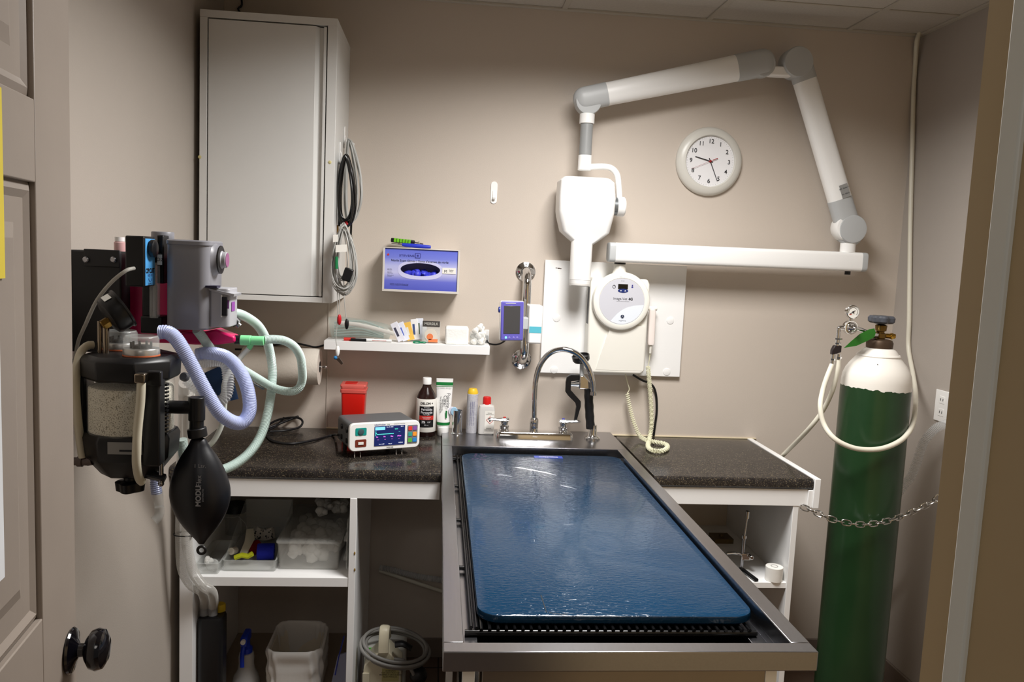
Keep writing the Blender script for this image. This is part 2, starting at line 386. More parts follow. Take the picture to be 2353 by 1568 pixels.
for k, (pts, cm, nm, lb) in enumerate(((((778, 640), (780, 690), (780, 728)), mat('red_plastic', (190, 25, 35), .35), 'lead_clip', 'red clip'), (((790, 640), (792, 700), (797, 738)), blackM, 'lead_clip', 'black clip'), (((774, 640), (776, 720), (772, 780), (776, 800)), plasW, 'lead_clip', 'white clip with blue jaw'))):
    bm = B(); tube(bm, [at(x, y, -.44) for x, y in pts], .0016, seg=6); obj('lead_wire', bm, wireG, t)
    e = at(*pts[-1], -.44); bm = B(); sweep(bm, smooth([e+ZA*.008, e-ZA*.006, e-ZA*.022, e-ZA*.030], .003), lambda i, n: .003+.005*abs(math.sin(PI*i/(n-1)))**.7, 10); obj(nm, bm, cm, t, label=lb)
e = at(772, 826, -.44); bm = B(); prism(bm, [e, e+V(.012, 0, .006), e+V(.026, 0, -.014), e+V(.020, 0, -.020)], V(0, .006, 0)); obj('alligator_clip', bm, mat('dark_metal', (95, 80, 70), .35, .8), t)
bm = B(); ball(bm, e+V(-.002, 0, .006), .007); obj('clip_boot', bm, mat('blue_boot', (40, 120, 180), .4), t)
bm = B(); cyl(bm, at(773, 590, -.468), at(773, 618, -.468), .0055); obj('clip_sleeve', bm, mat('green_sleeve', (20, 120, 70), .4), t)
bm = B(); box(bm, (-.016, -.010, -.030), (.016, .010, .018), Matrix.Translation(at(800, 628, -.465)) @ Matrix.Rotation(.3, 4, 'Y')); obj('connector_block', bm, blackM, t, bevel=.004)
for x, y, w_, h_ in ((771, 548, .018, .026), (784, 571, .040, .026)): decal('label_tag', at(x, y, -.478), V(.99, 0, .1), ZA, w_, h_, paperM, t)
# ================================================================ CLOCK
cc = at(1631, 371, -.02); cc.y = -.001
t = thing('wall_clock', 'round wall clock with a pale translucent rim reading about 9:25', 'clock', cc-ZA*.145)
N = V(0, -1, 0)
obj('rim', lathe(B(), cc, [(.098, 0), (.143, .0), (.1445, .008), (.141, .018), (.131, .027), (.117, .031), (.109, .032), (.106, .028), (.106, .020), (.098, .020)], N, 72), mat('frosted_rim', (214, 212, 204), .3, var=.01), t)
fc = cc+N*.0215
obj('dial', lathe(B(), cc, [(.1, .002), (.1055, .0205), (0, .0212)], N, 64), mat('dial_white', (238, 238, 240), .5), t)
for k in range(1, 13):
    a = PI/2-k*PI/6; text(str(k), .0185, fc+V(math.cos(a)*.083, 0, math.sin(a)*.083)+N*.0008, printM, t, name='numeral', bold=.01)
bm = B()
for k in range(60):
    a = k*PI/30; d = V(math.cos(a), 0, math.sin(a)); p = fc+d*.1+N*.0006; cyl(bm, p-d*.0012, p+d*.0012, .0004, seg=6)
obj('minute_marks', bm, printM, t)
def hand(nm, ang, l0, l1, w_, m, lift):
    a = PI/2-math.radians(ang); d = V(math.cos(a), 0, math.sin(a)); s = V(-d.z, 0, d.x); c = fc+N*lift
    bm = B(); prism(bm, [c+d*l0+s*w_, c+d*l0-s*w_, c+d*l1-s*w_*.7, c+d*l1+s*w_*.7], N*.0008); obj(nm, bm, m, t)
hand('hour_hand', 284, -.012, .068, .0022, printM, .003); hand('minute_hand', 156, -.014, .088, .0016, printM, .0045)
rd = mat('red_hand', (150, 20, 25), .4); hand('second_hand', 246, -.034, .088, .0006, rd, .006); hand('second_hand_tail', 246, -.034, -.010, .0016, rd, .0062)
obj('hub', lathe(B(), fc+N*.002, [(.005, 0), (.005, .006), (.003, .007), (0, .007)], N), rd, t)
# ================================================================ GLOVE BOX
gl, gr, gt, gb, gy = at(884, 573, -.115).x, at(1054, 577, -.115).x, at(965, 574, -.115).z, at(965, 668, -.115).z, -.115
t = thing('glove_box_holder', 'clear and white wall holder around the blue glove box', 'holder', ((gl+gr)/2, gy/2, gb))
bm = B(); box(bm, (gl-.006, gy-.006, gb-.008), (gr+.006, -.001, gb-.003)); box(bm, (gl-.006, gy-.004, gb-.003), (gl-.002, -.001, gt+.004)); box(bm, (gr+.002, gy-.004, gb-.003), (gr+.006, -.001, gt+.004)); box(bm, (gl-.006, -.004, gb), (gr+.006, -.001, gt+.004))
box(bm, (gl-.006, gy-.006, gb-.003), (gr+.006, gy-.003, gb+.001)); box(bm, (gl-.006, gy-.006, gb), (gl+.002, gy-.002, gt+.004)); box(bm, (gr-.002, gy-.006, gb), (gr+.006, gy-.002, gt+.004)); box(bm, (gl-.006, gy-.006, gt+.001), (gr+.006, -.001, gt+.005))
obj('holder_frame', bm, mat('holder_plastic', (214, 208, 200), .25, var=.01), t, bevel=.001)
t = thing('glove_box', 'blue and lilac box of nitrile exam gloves mounted on the wall', 'box', ((gl+gr)/2, gy/2, gb+.001))
gm = mat('glove_box_print', (92, 98, 205), .35)
nt = gm.node_tree; tc = nt.nodes.new('ShaderNodeTexCoord'); sp = nt.nodes.new('ShaderNodeSeparateXYZ'); nt.links.new(tc.outputs['Generated'], sp.inputs[0])
cr = nt.nodes.new('ShaderNodeValToRGB'); nt.links.new(sp.outputs[2], cr.inputs[0]); e = cr.color_ramp.elements
e[0].position = 0; e[0].color = lin((84, 92, 190))+(1,); e[1].position = 1; e[1].color = lin((100, 112, 214))+(1,)
for pp, c_ in ((.22, (105, 112, 205)), (.42, (195, 195, 232)), (.58, (185, 188, 232)), (.78, (120, 130, 218))):
    q = e.new(pp); q.color = lin(c_)+(1,)
nt.links.new(cr.outputs[0], nt.nodes['Principled BSDF'].inputs['Base Color'])
gcx, gcz = (gl+gr)/2, (gt+gb)/2; oc = at(966, 620, gy); ow, oh = .080, .0265
bm = B()
# front with oval opening (ellipse centre offset handled by a full outline walk)
seg = 56
def rectpt(a, c0):
    d = V(math.cos(a), 0, math.sin(a)); ts = []
    if abs(d.x) > 1e-6: ts += [((gl if d.x < 0 else gr)-c0.x)/d.x]
    if abs(d.z) > 1e-6: ts += [((gb+.001 if d.z < 0 else gt)-c0.z)/d.z]
    return c0+d*min(ts)
angs = [2*PI*i/seg for i in range(seg)]
for X_ in (gl, gr):
    for Z_ in (gb+.001, gt): angs.append(math.atan2(Z_-oc.z, X_-oc.x) % (2*PI))
angs.sort(); c0 = V(oc.x, gy, oc.z)
outer = [rectpt(a, c0) for a in angs]; inner = [c0+V(math.cos(a)*ow, 0, math.sin(a)*oh) for a in angs]
R = [[bm.verts.new(p) for p in L] for L in ([p+YA*.11 for p in outer], outer, inner, [p+YA*.0012 for p in inner])]
ring_join(bm, R, False)
bm.faces.new(R[0]); obj('carton', bm, gm, t, smoothf=False)
bm = B(); po = []
for a in angs:
    ca, sa = math.cos(a), math.sin(a); po.append(c0+V(math.copysign(abs(ca)**.75, ca)*ow*1.13, -.0006, math.copysign(abs(sa)**.75, sa)*oh*1.42-.003))
R = [[bm.verts.new(p) for p in L] for L in (po, [p-YA*.0004 for p in inner])]; ring_join(bm, R, False); obj('opening_border', bm, mat('lilac_card', (205, 205, 240), .4), t, smoothf=False)
bm = B()
rg = random.Random(31)
for k in range(16): fluff(bm, V(oc.x+rg.uniform(-.055, .055), gy+.030+rg.uniform(0, .01), oc.z-.026+rg.uniform(-.006, .012)), .020, rg, 4)
o = obj('gloves', bm, mat('nitrile_blue', (60, 66, 205), .45, var=.2, vscale=60), t); o['label'] = 'blue nitrile gloves in the opening'
gz = gy-.0012
text('STEVENS', .0085, at(935, 588, gz), printB, t, name='lettering', sq=1.35)
p = at(960, 588, gz); bm = B()
for a, b_ in ((.011, .009),): prism(bm, [p+V(-a, 0, -a*.9), p+V(a, 0, -a*.9), p+V(a, 0, a*.9), p+V(-a, 0, a*.9)], V(0, -.0003, 0))
obj('logo', bm, printB, t); decal('logo_ground', p-YA*.0006, XA, ZA, .0175, .0155, mat('print_blue_light', (110, 120, 216), .4), t); decal('logo_square', p-YA*.0014, XA, ZA, .007, .007, printB, t)
p = at(892, 585, gz); bm = B(); prism(bm, [p+V(.0055*(1 if k % 2 else .45)*math.cos(PI/2+k*PI/5), 0, .0055*(1 if k % 2 == 0 else .45)*math.sin(PI/2+k*PI/5)) for k in range(10)], V(0, -.0004, 0)); obj('logo', bm, printR, t, label='small red leaf mark')
text('Nitrile Exam Gloves | Gants d\'examen de nitrile', .0088, at(965, 601, gz), printM, t, sq=.98)
text('Latex Free\nSans Latex\n\nSingle Use\nUsage Unique\n\nNot For Sterile\nnon stérile', .0030, at(890, 626, gz), printM, t, align='LEFT', sq=1.0)
text('Tested for use with chemotherapy drugs\nTesté pour utilisation en chimiothérapie', .0033, at(917, 654, gz), printM, t)
decal('size_label', at(1032, 623, gz), XA, ZA, .056, .024, paperM, t); text('M', .011, at(1024, 624, gz-.0016), printM, t); text('Medium\nMoyen', .0040, at(1037, 623, gz-.0016), printM, t)
# hand tools on top
z0 = gt+.005
t = thing('multi_tool', 'green and black handled tool lying on top of the glove box', 'tool', V(at(940, 560, -.05).x, -.045, z0))
p = V(at(925, 560, -.045).x, -.045, z0+.0265); m = Matrix.Translation(p) @ Matrix.Rotation(.06, 4, 'Y')
bm = B(); box(bm, (-.048, -.011, -.009), (.050, .011, .009), m); obj('handle', bm, blackM, t, bevel=.004)
bm = B(); [box(bm, (-.036+.0118*k, -.0125, -.007), (-.0255+.0118*k, .0125, .0095), m) for k in range(6)]; obj('grip', bm, mat('lime_grip', (110, 190, 30), .45), t, bevel=.002)
bm = B(); cyl(bm, m @ V(.05, 0, 0), m @ V(.085, 0, -.003), .0035); ball(bm, m @ V(.066, 0, 0), .006); obj('shaft', bm, chrome, t)
t = thing('screwdriver', 'blue handled tool lying in front of the green one on the glove box', 'tool', V(at(945, 568, -.08).x, -.085, z0))
p = V(at(955, 567, -.085).x, -.085, z0+.0095)
bm = B(); sweep(bm, smooth([p+V(-.055, 0, .003), p+V(-.03, 0, .001), p+V(.03, 0, -.001), p+V(.062, 0, -.002)], .006), lambda i, n: .0085*(.55+.45*abs(math.sin(PI*min(1, max(0, (i+.5)/(n-.2)))))**.4), 14); obj('handle', bm, mat('blue_grip', (30, 50, 190), .4), t)
bm = B(); cyl(bm, p+V(-.055, 0, .003), p+V(-.098, 0, .005), .003); cyl(bm, p+V(-.062, 0, .0032), p+V(-.072, 0, .0037), .0055); obj('shaft', bm, chrome, t)
# ================================================================ FLOATING SHELF
sy = -.15; sl, sr = at(744, 795, sy).x, at(1125.5, 803, sy).x; sz = at(935, 789.5, sy).z; sb = at(935, 810, sy).z
t = tag(obj('wall_shelf', box(B(), (sl, sy, sb), (sr, 0, sz)), whiteM, bevel=.0015), 'white floating shelf holding packets and gauze, below the glove box', 'shelf')
def onshelf(px, y): return at(px, 780, y).x
t = thing('clear_bag', 'clear plastic bag of breathing tubes lying at the left end of the shelf', 'bag', (onshelf(830, -.07), -.07, sz))
x0, x1 = onshelf(760, -.07), onshelf(898, -.07)
bm = B(); P = [V(x0, -.07, sz+.046), V(x0+.03, -.07, sz+.050), V((x0+x1)/2, -.07, sz+.048), V(x1-.04, -.07, sz+.041), V(x1, -.07, sz+.030)]
sweep(bm, smooth(P, .012), lambda i, n: (.040+.002*math.sin(i*1.7), .045-.016*i/n), 20, shape=.8, up=YA); obj('bag_film', bm, mat('greenish_film', (170, 185, 178), .12, alpha=.3, bump=.8, bscale=25), t)
bm = B()
for k in range(6):
    z = sz+.012+.011*k; tube(bm, [V(x0+.012, -.06-.004*(k % 3), z), V((x0+x1)/2, -.055, z+.008), V(x1-.03, -.065, max(sz+.012, z-.018))], .004, .02, 8)
obj('breathing_tube', bm, mat('greenish_tube', (178, 192, 186), .25, alpha=.7), t)
t = tag(obj('folded_wrapper', sweep(B(), smooth([at(778, 742, -.13), at(830, 748, -.13), at(905, 767, -.13)], .01), (.009, .0015), 8, up=V(0, -.3, 1)), paperM), 'long white wrapper strip lying across the clear bag on the shelf', 'wrapper')
def marker(px0, px1, y, z, cap, label, body=plasW):
    t = thing('marker_pen', label, 'pen', V((onshelf(px0, y)+onshelf(px1, y))/2, y, z-.006), )
    a, b_ = V(onshelf(px0, y), y, z), V(onshelf(px1, y), y, z); m_ = a.lerp(b_, .38)
    bm = B(); cyl(bm, a, m_, .0065); obj('cap', bm, cap, t, bevel=.001); bm = B(); cyl(bm, m_, b_, .0058); obj('barrel', bm, body, t, bevel=.001)
    text('PERMANENT MARKER', .0042, a.lerp(b_, .7)+V(0, -.0062, 0), printR, t)
marker(806, 900, -.142, sz+.0066, blackM, 'white marker pen with a black cap at the front of the shelf')
marker(790, 860, -.128, sz+.0066, printR, 'marker pen with a red cap behind the black-capped one')
cols_ = [((226, 226, 235), (60, 60, 80)), ((225, 228, 240), (90, 110, 190)), ((235, 190, 90), (225, 225, 220)), ((235, 235, 235), (60, 80, 130)), ((222, 226, 236), (70, 90, 60)), ((238, 238, 240), (120, 120, 125))]
pks = [(918, 910, .062, .75), (928, 920, .060, .65), (938, 932, .058, .45), (948, 946, .066, .2), (957, 957, .068, .1), (963, 962, .055, .02)]
for k, (px, tx, h_, lean) in enumerate(pks):
    c = V(onshelf(px+8, -.10), -.125+.017*k, sz)
    nm = ['grey foil sachet leaning leftmost in the row of packets', 'white and blue sachet second in the leaning row', 'orange-edged sachet in the middle of the leaning row', 'white sachet with a dark blue stripe in the leaning row', 'pale sachet with a green stripe in the leaning row', 'plain white sachet at the right end of the leaning row'][k]
    t = thing('sachet', nm, 'packet', c, 'sachets on the shelf'); m = Matrix.Translation(c) @ Matrix.Rotation(-lean*.62, 4, 'Y') @ Matrix.Rotation(-.1, 4, 'X')
    h_ *= 1.3; bm = B(); box(bm, (-.015, -.0015, .008), (.015, .0015, .008+h_), m); obj('pouch', bm, mat('pouch%d' % k, cols_[k][0], .35, var=.05, vscale=40), t, bevel=.001)
    bm = B(); box(bm, (-.009, -.0022, .03), (.000, -.0016, h_-.012), m); obj('printed_panel', bm, mat('pouchp%d' % k, cols_[k][1], .5), t)
c = V(onshelf(990, -.09), -.09, sz)
t = thing('suture_box', 'clear packet box with a dark top band and orange seal, middle of the shelf', 'box', c)
bm = B(); box(bm, (c.x-.037, -.115, sz+.0005), (c.x+.037, -.065, sz+.088)); obj('box_shell', bm, clear2, t, bevel=.002)
decal('header_band', V(c.x, -.1165, sz+.080), XA, ZA, .07, .024, mat('dark_band', (70, 66, 62), .5), t); text('MERSILK', .011, V(c.x, -.1175, sz+.080), mat('silver_ink', (190, 188, 180), .5), t, bold=.02)
bm = B(); lathe(bm, V(c.x, -.1165, sz+.034), [(.026, 0), (.026, .001)], N); obj('disc_seal', bm, mat('cream_disc', (222, 214, 200), .4), t)
bm = B(); lathe(bm, V(c.x-.004, -.1175, sz+.027), [(.013, 0), (.013, .001)], N); box(bm, (c.x-.01, -.1185, sz+.004), (c.x+.028, -.1175, sz+.018)); obj('seal_print', bm, mat('orange_print', (232, 130, 80), .5), t)
t = thing('scissors', 'small scissors with green handles lying at the front of the shelf', 'scissors', V(onshelf(962, -.14), -.14, sz))
bm = B(); q = V(onshelf(958, -.14), -.138, sz+.005)
tube(bm, [q+V(.014*math.cos(a), .007*math.sin(a), .003*math.sin(a)) for a in [2*PI*i/10 for i in range(10)]], .003, .004, 8, True); tube(bm, [q+V(.026+.010*math.cos(a), .006*math.sin(a), 0) for a in [2*PI*i/10 for i in range(10)]], .003, .004, 8, True); obj('handle', bm, mat('green_handle', (20, 130, 90), .35), t)
bm = B(); prism(bm, [q+V(.03, -.003, 0), q+V(.03, .003, 0), q+V(.085, .001, 0)], V(0, 0, .002)); obj('blade', bm, steel, t)
x0, x1 = onshelf(1023, -.11), onshelf(1076, -.11)
t = tag(obj('gauze_stack', box(B(), (x0, -.135, sz), (x1, -.05, at(1050, 752, -.12).z)), mat('gauze', (246, 246, 242), .9, bump=.6, bscale=120), bevel=.008, segs=3), 'stack of white gauze squares on the right half of the shelf', 'gauze')
c = V(onshelf(1097, -.1), -.1, sz); t = thing('cotton_jar', 'clear jar of white cotton balls at the right end of the shelf', 'jar', c)
bm = B(); lathe(bm, c, [(.030, .0005), (.034, .003), (.034, .052), (.032, .052), (.032, .006), (0, .004)]); obj('jar_wall', bm, clearM, t)
cbp = None; k = 0
for dx, dy, dz in ((-.017, -.015, .016), (.010, -.018, .018), (-.002, .012, .016), (.018, .006, .017), (-.018, .01, .036), (.002, -.016, .040), (.018, -.004, .041), (-.006, .008, .056), (.012, .006, .062), (-.012, -.01, .060), (.004, -.004, .074)):
    if cbp is None:
        cbp = obj('cotton_ball', fluff(B(), c+V(dx, dy, dz), .0155, random.Random(4), 7), cottonM, soft=True); o = cbp; tag(o, 'white cotton ball in or heaped on the clear jar at the shelf end', 'cotton ball', 'cotton balls in the jar'); c_0 = V(dx, dy, dz)
    else:
        o = cbp.copy(); COL.objects.link(o); o.location = cbp.location+V(dx, dy, dz)-c_0
# wall outlet and black cord behind the shelf end
p = at(1116, 776, -.001); t = thing('wall_outlet', 'white wall outlet just above the right end of the shelf', 'outlet', p-ZA*.03)
bm = B(); box(bm, (p.x-.022, -.006, p.z-.030), (p.x+.014, -.0005, p.z+.034)); obj('cover_plate', bm, plasW, t, bevel=.002)
bm = B(); box(bm, (p.x-.004, -.022, p.z-.018), (p.x+.010, -.006, p.z+.012)); obj('plug', bm, plasG, t, bevel=.003)
tag(obj('power_cord', tube(B(), [V(p.x+.004, -.022, p.z-.01), at(1124, 790, -.03), at(1142, 792, -.05), at(1158, 785, -.08), at(1166, 774, -.10)], .0038), blackR), 'black cord running from the shelf-end outlet to the purple monitor', 'cord')
# ================================================================ GRAB BAR + PURPLE MONITOR
ft, fb = at(1208, 625, -.004), at(1198, 826, -.004); bx = (ft.x+fb.x)/2+.0
t = thing('grab_bar', 'short vertical chrome grab bar on the wall left of the white board', 'grab bar', V(bx, -.04, fb.z))
for p in (ft, fb):
    p = V(p.x, 0, p.z); fl = obj('flange', lathe(B(), p, [(.042, -.001), (.042, .004), (.036, .007), (.022, .009), (.020, .011), (0, .011)], N, 40), chrome, t)
    for a in (90, 210, 330):
        a = math.radians(a); obj('screw', lathe(B(), p+V(math.cos(a)*.032, 0, math.sin(a)*.032), [(.0045, .006), (.0045, .009), (.003, .0105), (0, .011)], N, 12), chrome, fl)
a, b_ = V(ft.x, 0, ft.z), V(fb.x, 0, fb.z)
t1, b1 = at(1211, 660, -.085), at(1205, 800, -.085)
P = [a+N*.005, a+N*.035, V(t1.x, -.075, t1.z+.03), V(t1.x, -.085, t1.z-.01), t1.lerp(b1, .5), V(b1.x, -.085, b1.z+.01), V(b1.x, -.075, b1.z-.03), b_+N*.035, b_+N*.005]
obj('bar', tube(B(), P, .0185, .006, 20), chrome, t)
# monitor, face a little towards -x
c = at(1176.5, 738, -.165)
t = thing('handheld_monitor', 'purple-fronted handheld monitor clamped to the chrome grab bar', 'monitor', c-ZA*.085)
m = Matrix.Translation(c) @ Matrix.Rotation(.12, 4, 'Z') @ Matrix.Rotation(-.02, 4, 'Y')
mw, mh = .049, .0815
bm = B(); box(bm, (-mw, -.002, -mh), (mw, .024, mh), m); obj('case', bm, plasW, t, bevel=.006)
bm = B(); box(bm, (-mw+.002, -.006, -mh+.002), (mw-.002, .002, mh-.002), m); obj('front_bezel', bm, mat('purple_bezel', (104, 98, 190), .35, var=.01), t, bevel=.004)
bm = B(); box(bm, (-.036, -.0075, -.052), (.032, -.005, .062), m); obj('screen', bm, mat('dark_screen', (72, 72, 74), .15), t, bevel=.001)
for k, (dx, em) in enumerate(((-.025, 1.5), (-.011, 0), (.007, 0), (.022, 0))):
    bm = B(); q = m @ V(dx, -.006, -.067); lathe(bm, q, [(.0045, 0), (.0045, .001), (.003, .0015), (0, .0015)], N, 16)
    obj('button', bm, mat('led_teal', (120, 235, 235), .3, emit=1.2) if em else mat('button_purple', (140, 130, 215), .35), t)
decal('printed_line', m @ V(-.008, -.0066, .072), (m.to_3x3() @ XA), ZA, .042, .0025, printW, t)
bm = B(); lathe(bm, m @ V(-mw+.001, .012, .045), [(.012, 0), (.012, .006), (.008, .008), (0, .008)], -XA); obj('side_knob', bm, mat('blue_knob', (40, 60, 150), .4), t)
bm = B(); q = at(1227, 745, -.11); box(bm, (q.x-.026, -.15, q.z-.078), (q.x+.030, -.065, q.z+.080)); bx_ = obj('rear_box', bm, plasW, t, bevel=.006)
decal('cyan_stripe', V(q.x+.002, -.1505, q.z-.020), XA, ZA, .050, .026, mat('cyan_print', (95, 190, 210), .4), bx_)
bm = B(); q2 = at(1208, 745, -.1); box(bm, (q2.x-.02, -.14, q2.z-.02), (q.x-.026, -.07, q2.z+.03)); obj('clamp', bm, plasG, t, bevel=.004)
# ================================================================ WHITE BACKBOARD + X-RAY MACHINE
by = -.020
c = [at(1252, 596, by), at(1578, 613, by), at(1563, 866, by), at(1242, 858, by)]
bl, br, bt, bb = (c[0].x+c[3].x)/2, (c[1].x+c[2].x)/2, (c[0].z+c[1].z)/2, (c[2].z+c[3].z)/2
t = thing('mounting_board', 'white rectangular board on the wall behind the x-ray unit', 'board', V((bl+br)/2, by/2, bb))
obj('panel', box(B(), (bl, by, bb), (br, -.0005, bt)), whiteM, t, bevel=.002)
for px, py in ((1279, 731), (1540, 737), (1532, 855), (1273, 850)):
    p = at(px, py, by); obj('screw_cap', lathe(B(), V(p.x, by, p.z), [(.0165, 0), (.0155, .002), (.008, .0035), (0, .0037)], N, 24), whiteM, t)
bm = B(); p = at(1284, 617, by)
for dx, dz, r in ((-.010, .001, .003), (0, 0, .004), (.008, -.001, .003)): ball(bm, V(p.x+dx, by, p.z+dz), r, 1.5, .15, .6, 8)
obj('chipped_mark', bm, mat('chip_brown', (70, 55, 45), .7), t, label='small dark chip near the top left')
t = thing('xray_machine', 'wall mounted white dental x-ray machine with a folding arm and grey joints', 'x-ray machine', V(.75, -.1, at(1425, 858, -.05).z))
uy = -.105
ul, ur = at(1352, 760, uy).x, at(1487, 760, uy).x; ub = at(1420, 859, uy).z; ut = at(1425, 640, uy).z
prof = [V(ul+.01, 0, ut), V(ul, 0, ut-.02), V(ul, 0, ub+.02), V(ul+.006, 0, ub+.006), V(ul+.02, 0, ub), V(ur-.02, 0, ub), V(ur-.006, 0, ub+.006), V(ur, 0, ub+.02), V(ur, 0, ut-.02), V(ur-.01, 0, ut)]
bm = B(); prism(bm, [p+V(0, uy, 0) for p in prof], V(0, -uy+by-.001, 0)); ub_ = obj('control_box', bm, plasI, t, bevel=.008, segs=3)
# raised sloping facet on the lower half
a, b_, c_, d_ = at(1404, 745, uy-.001), at(1368, 850, uy-.001), at(1478, 853, uy-.001), at(1480, 750, uy-.001)
bm = B(); R1 = [bm.verts.new(V(p.x, uy+.001, p.z)) for p in (a, b_, c_, d_)]; R2 = [bm.verts.new(V(p.x, uy+dy, p.z)) for p, dy in ((a, -.012), (b_, -.001), (c_, -.001), (d_, -.012))]; ring_join(bm, [R1, R2]); obj('front_facet', bm, plasI, ub_)
bm = B(); box(bm, (ul-.0015, uy+.02, at(1350, 745, uy).z), (ul+.002, uy+.055, at(1350, 660, uy).z)); obj('side_grille', bm, mat('dark_grille', (90, 90, 92), .5), ub_)
dc = at(1429, 693, uy-.03); dr = .1215
fd = obj('dial_housing', lathe(B(), V(dc.x, uy+.01, dc.z), [(dr*.96, 0), (dr, .008), (dr, .026), (dr*.97, .036), (dr*.90, .041), (dr*.80, .0405), (dr*.79, .039), (0, .039)], N, 80), plasI, t)
fy = uy+.01-.0395
lr = dr*.785
lb = obj('control_panel', lathe(B(), V(dc.x, fy, dc.z), [(lr, 0), (lr, .0006), (0, .0007)], N, 80), mat('panel_grey', (203, 204, 212), .35, var=.01), fd)
# lighter segment lower right
bm = B(); P = []
for k in range(19):
    a = -2.05+k*(2.05-.12)/18; P.append(V(dc.x+math.cos(a)*lr*.985, fy-.0008, dc.z+math.sin(a)*lr*.985))
for k in range(1, 8):
    s = k/8; x = P[18].x*(1-s)+P[0].x*s; z = P[18].z*(1-s)+P[0].z*s; P.append(V(x-.012*math.sin(PI*s), fy-.0008, z+.018*math.sin(PI*s)))
prism(bm, P, V(0, -.0003, 0)); obj('panel_segment', bm, mat('panel_pale_blue', (226, 232, 240), .35, var=.01), lb)
def cp(px, py): p = at(px, py, fy); return V(p.x, fy-.0012, p.z)
decal('display', cp(1431.5, 659), XA, ZA, .041, .021, mat('lcd_black', (14, 14, 12), .1), lb)
q = cp(1431.5, 668.5); bm = B(); lathe(bm, q, [(.0215, 0), (.0215, .0008), (0, .0008)], N, 32, 1, .38, XA); obj('arrow_buttons', bm, mat('navy_button', (24, 44, 110), .4), lb)
bm = B()
for s, dx in ((-1, -.009), (1, .009)): prism(bm, [q+V(dx-.004, -.0011, -.002*s), q+V(dx+.004, -.0011, -.002*s), q+V(dx, -.0011, .0035*s)], V(0, -.0003, 0))
obj('arrow_marks', bm, printW, lb)
q = cp(1411, 659); bm = B(); tube(bm, [q+V(.0062*math.cos(a), 0, .0062*math.sin(a)) for a in [2*PI*i/12 for i in range(12)]], .0009, .003, 6, True); cyl(bm, q+ZA*.001, q+ZA*.0075, .0008, seg=6); obj('power_symbol', bm, printM, lb)
q = cp(1453, 658); bm = B(); ball(bm, q+ZA*.003, .003, 1, .2, 1, 10); box(bm, (q.x-.0035, q.y, q.z-.007), (q.x+.0035, q.y+.0004, q.z-.001)); obj('tooth_symbol', bm, printB, lb)
text('kV mA', .0035, cp(1431, 646), printM, lb); text('Image-Vet', .0105, cp(1425, 687), printM, lb); text('4G', .0105, cp(1449, 688), printM, lb, bold=.06)
text('Veterinary Dental X-Ray System', .0030, cp(1431, 693), printM, lb)
q = cp(1430, 728); bm = B(); prism(bm, [q+V(.0085*math.cos(PI/6+k*PI/3), 0, .0085*math.sin(PI/6+k*PI/3)) for k in range(6)], V(0, -.0003, 0)); obj('logo', bm, mat('navy_ink', (20, 36, 66), .5), lb)
bm = B()
for k in range(3):
    a = PI/2+k*2*PI/3; cyl(bm, q+N*.0005, q+V(.0085*math.cos(a), -.0005, .0085*math.sin(a)), .0005, seg=5)
obj('logo_lines', bm, printW, lb); text('ImageWorks', .0042, cp(1430, 737.5), mat('navy_ink', (20, 36, 66)), lb, bold=.02)
# neck, collar
nx = at(1427, 617, -.13); NY = -.105
bm = B(); lathe(bm, V(nx.x, NY, dc.z+dr-.02), [(.032, 0), (.030, .015), (.0255, .026), (.0245, .050), (.023, .052)], ZA, 32); obj('neck', bm, plasI, t)
zc = at(1428, 607, NY).z; bm = B(); cyl(bm, V(nx.x, NY, zc-.018), V(nx.x, NY, zc+.006), .0238); obj('collar', bm, blackM, t)
# horizontal arm
AY = -.125
p0, p1 = at(1397, 579.5, AY), at(1986, 603, AY); az = (p0.z+p1.z)/2
p0 = V(p0.x, AY, p0.z); p1 = V(p1.x, AY, p1.z)
dirA = (p1-p0).normalized()
def bar(bm, a, b_, hw_, hh_, ex=.35, step=.02, seg=24): return sweep(bm, [a.lerp(b_, i/8) for i in range(9)], (hw_, hh_), seg, shape=ex, up=ZA)
A0, A1 = p0+dirA*.026, p1-dirA*.026
ha = obj('horizontal_arm', bar(B(), A0, A1, .0405, .036, .38), plasW, t)
for a, d in ((A0, -dirA), (A1, dirA)):
    bm = B(); sweep(bm, [a, a+d*.018, a+d*.024, a+d*.0265], lambda i, n: [(.0405, .036), (.0405, .036), (.039, .0345), (.034, .030)][i], 24, shape=.38, up=ZA); obj('end_cap', bm, plasG, ha, label='grey end cap')
q = at(1948, 622, AY); bm = B(); cyl(bm, V(q.x, AY, az-.052), V(q.x, AY, az-.035), .012); obj('pivot_nut', bm, blackM, ha)
pv = at(1948, 568, AY); bm = B(); cyl(bm, V(pv.x, AY, p1.z+.030), V(pv.x, AY, p1.z+.036), .026); obj('pivot_ring', bm, blackM, t)
bm = B(); cyl(bm, V(pv.x, AY, p1.z+.036), V(pv.x, AY, at(1948, 545, AY).z), .031); obj('pivot_post', bm, plasW, t, bevel=.003)
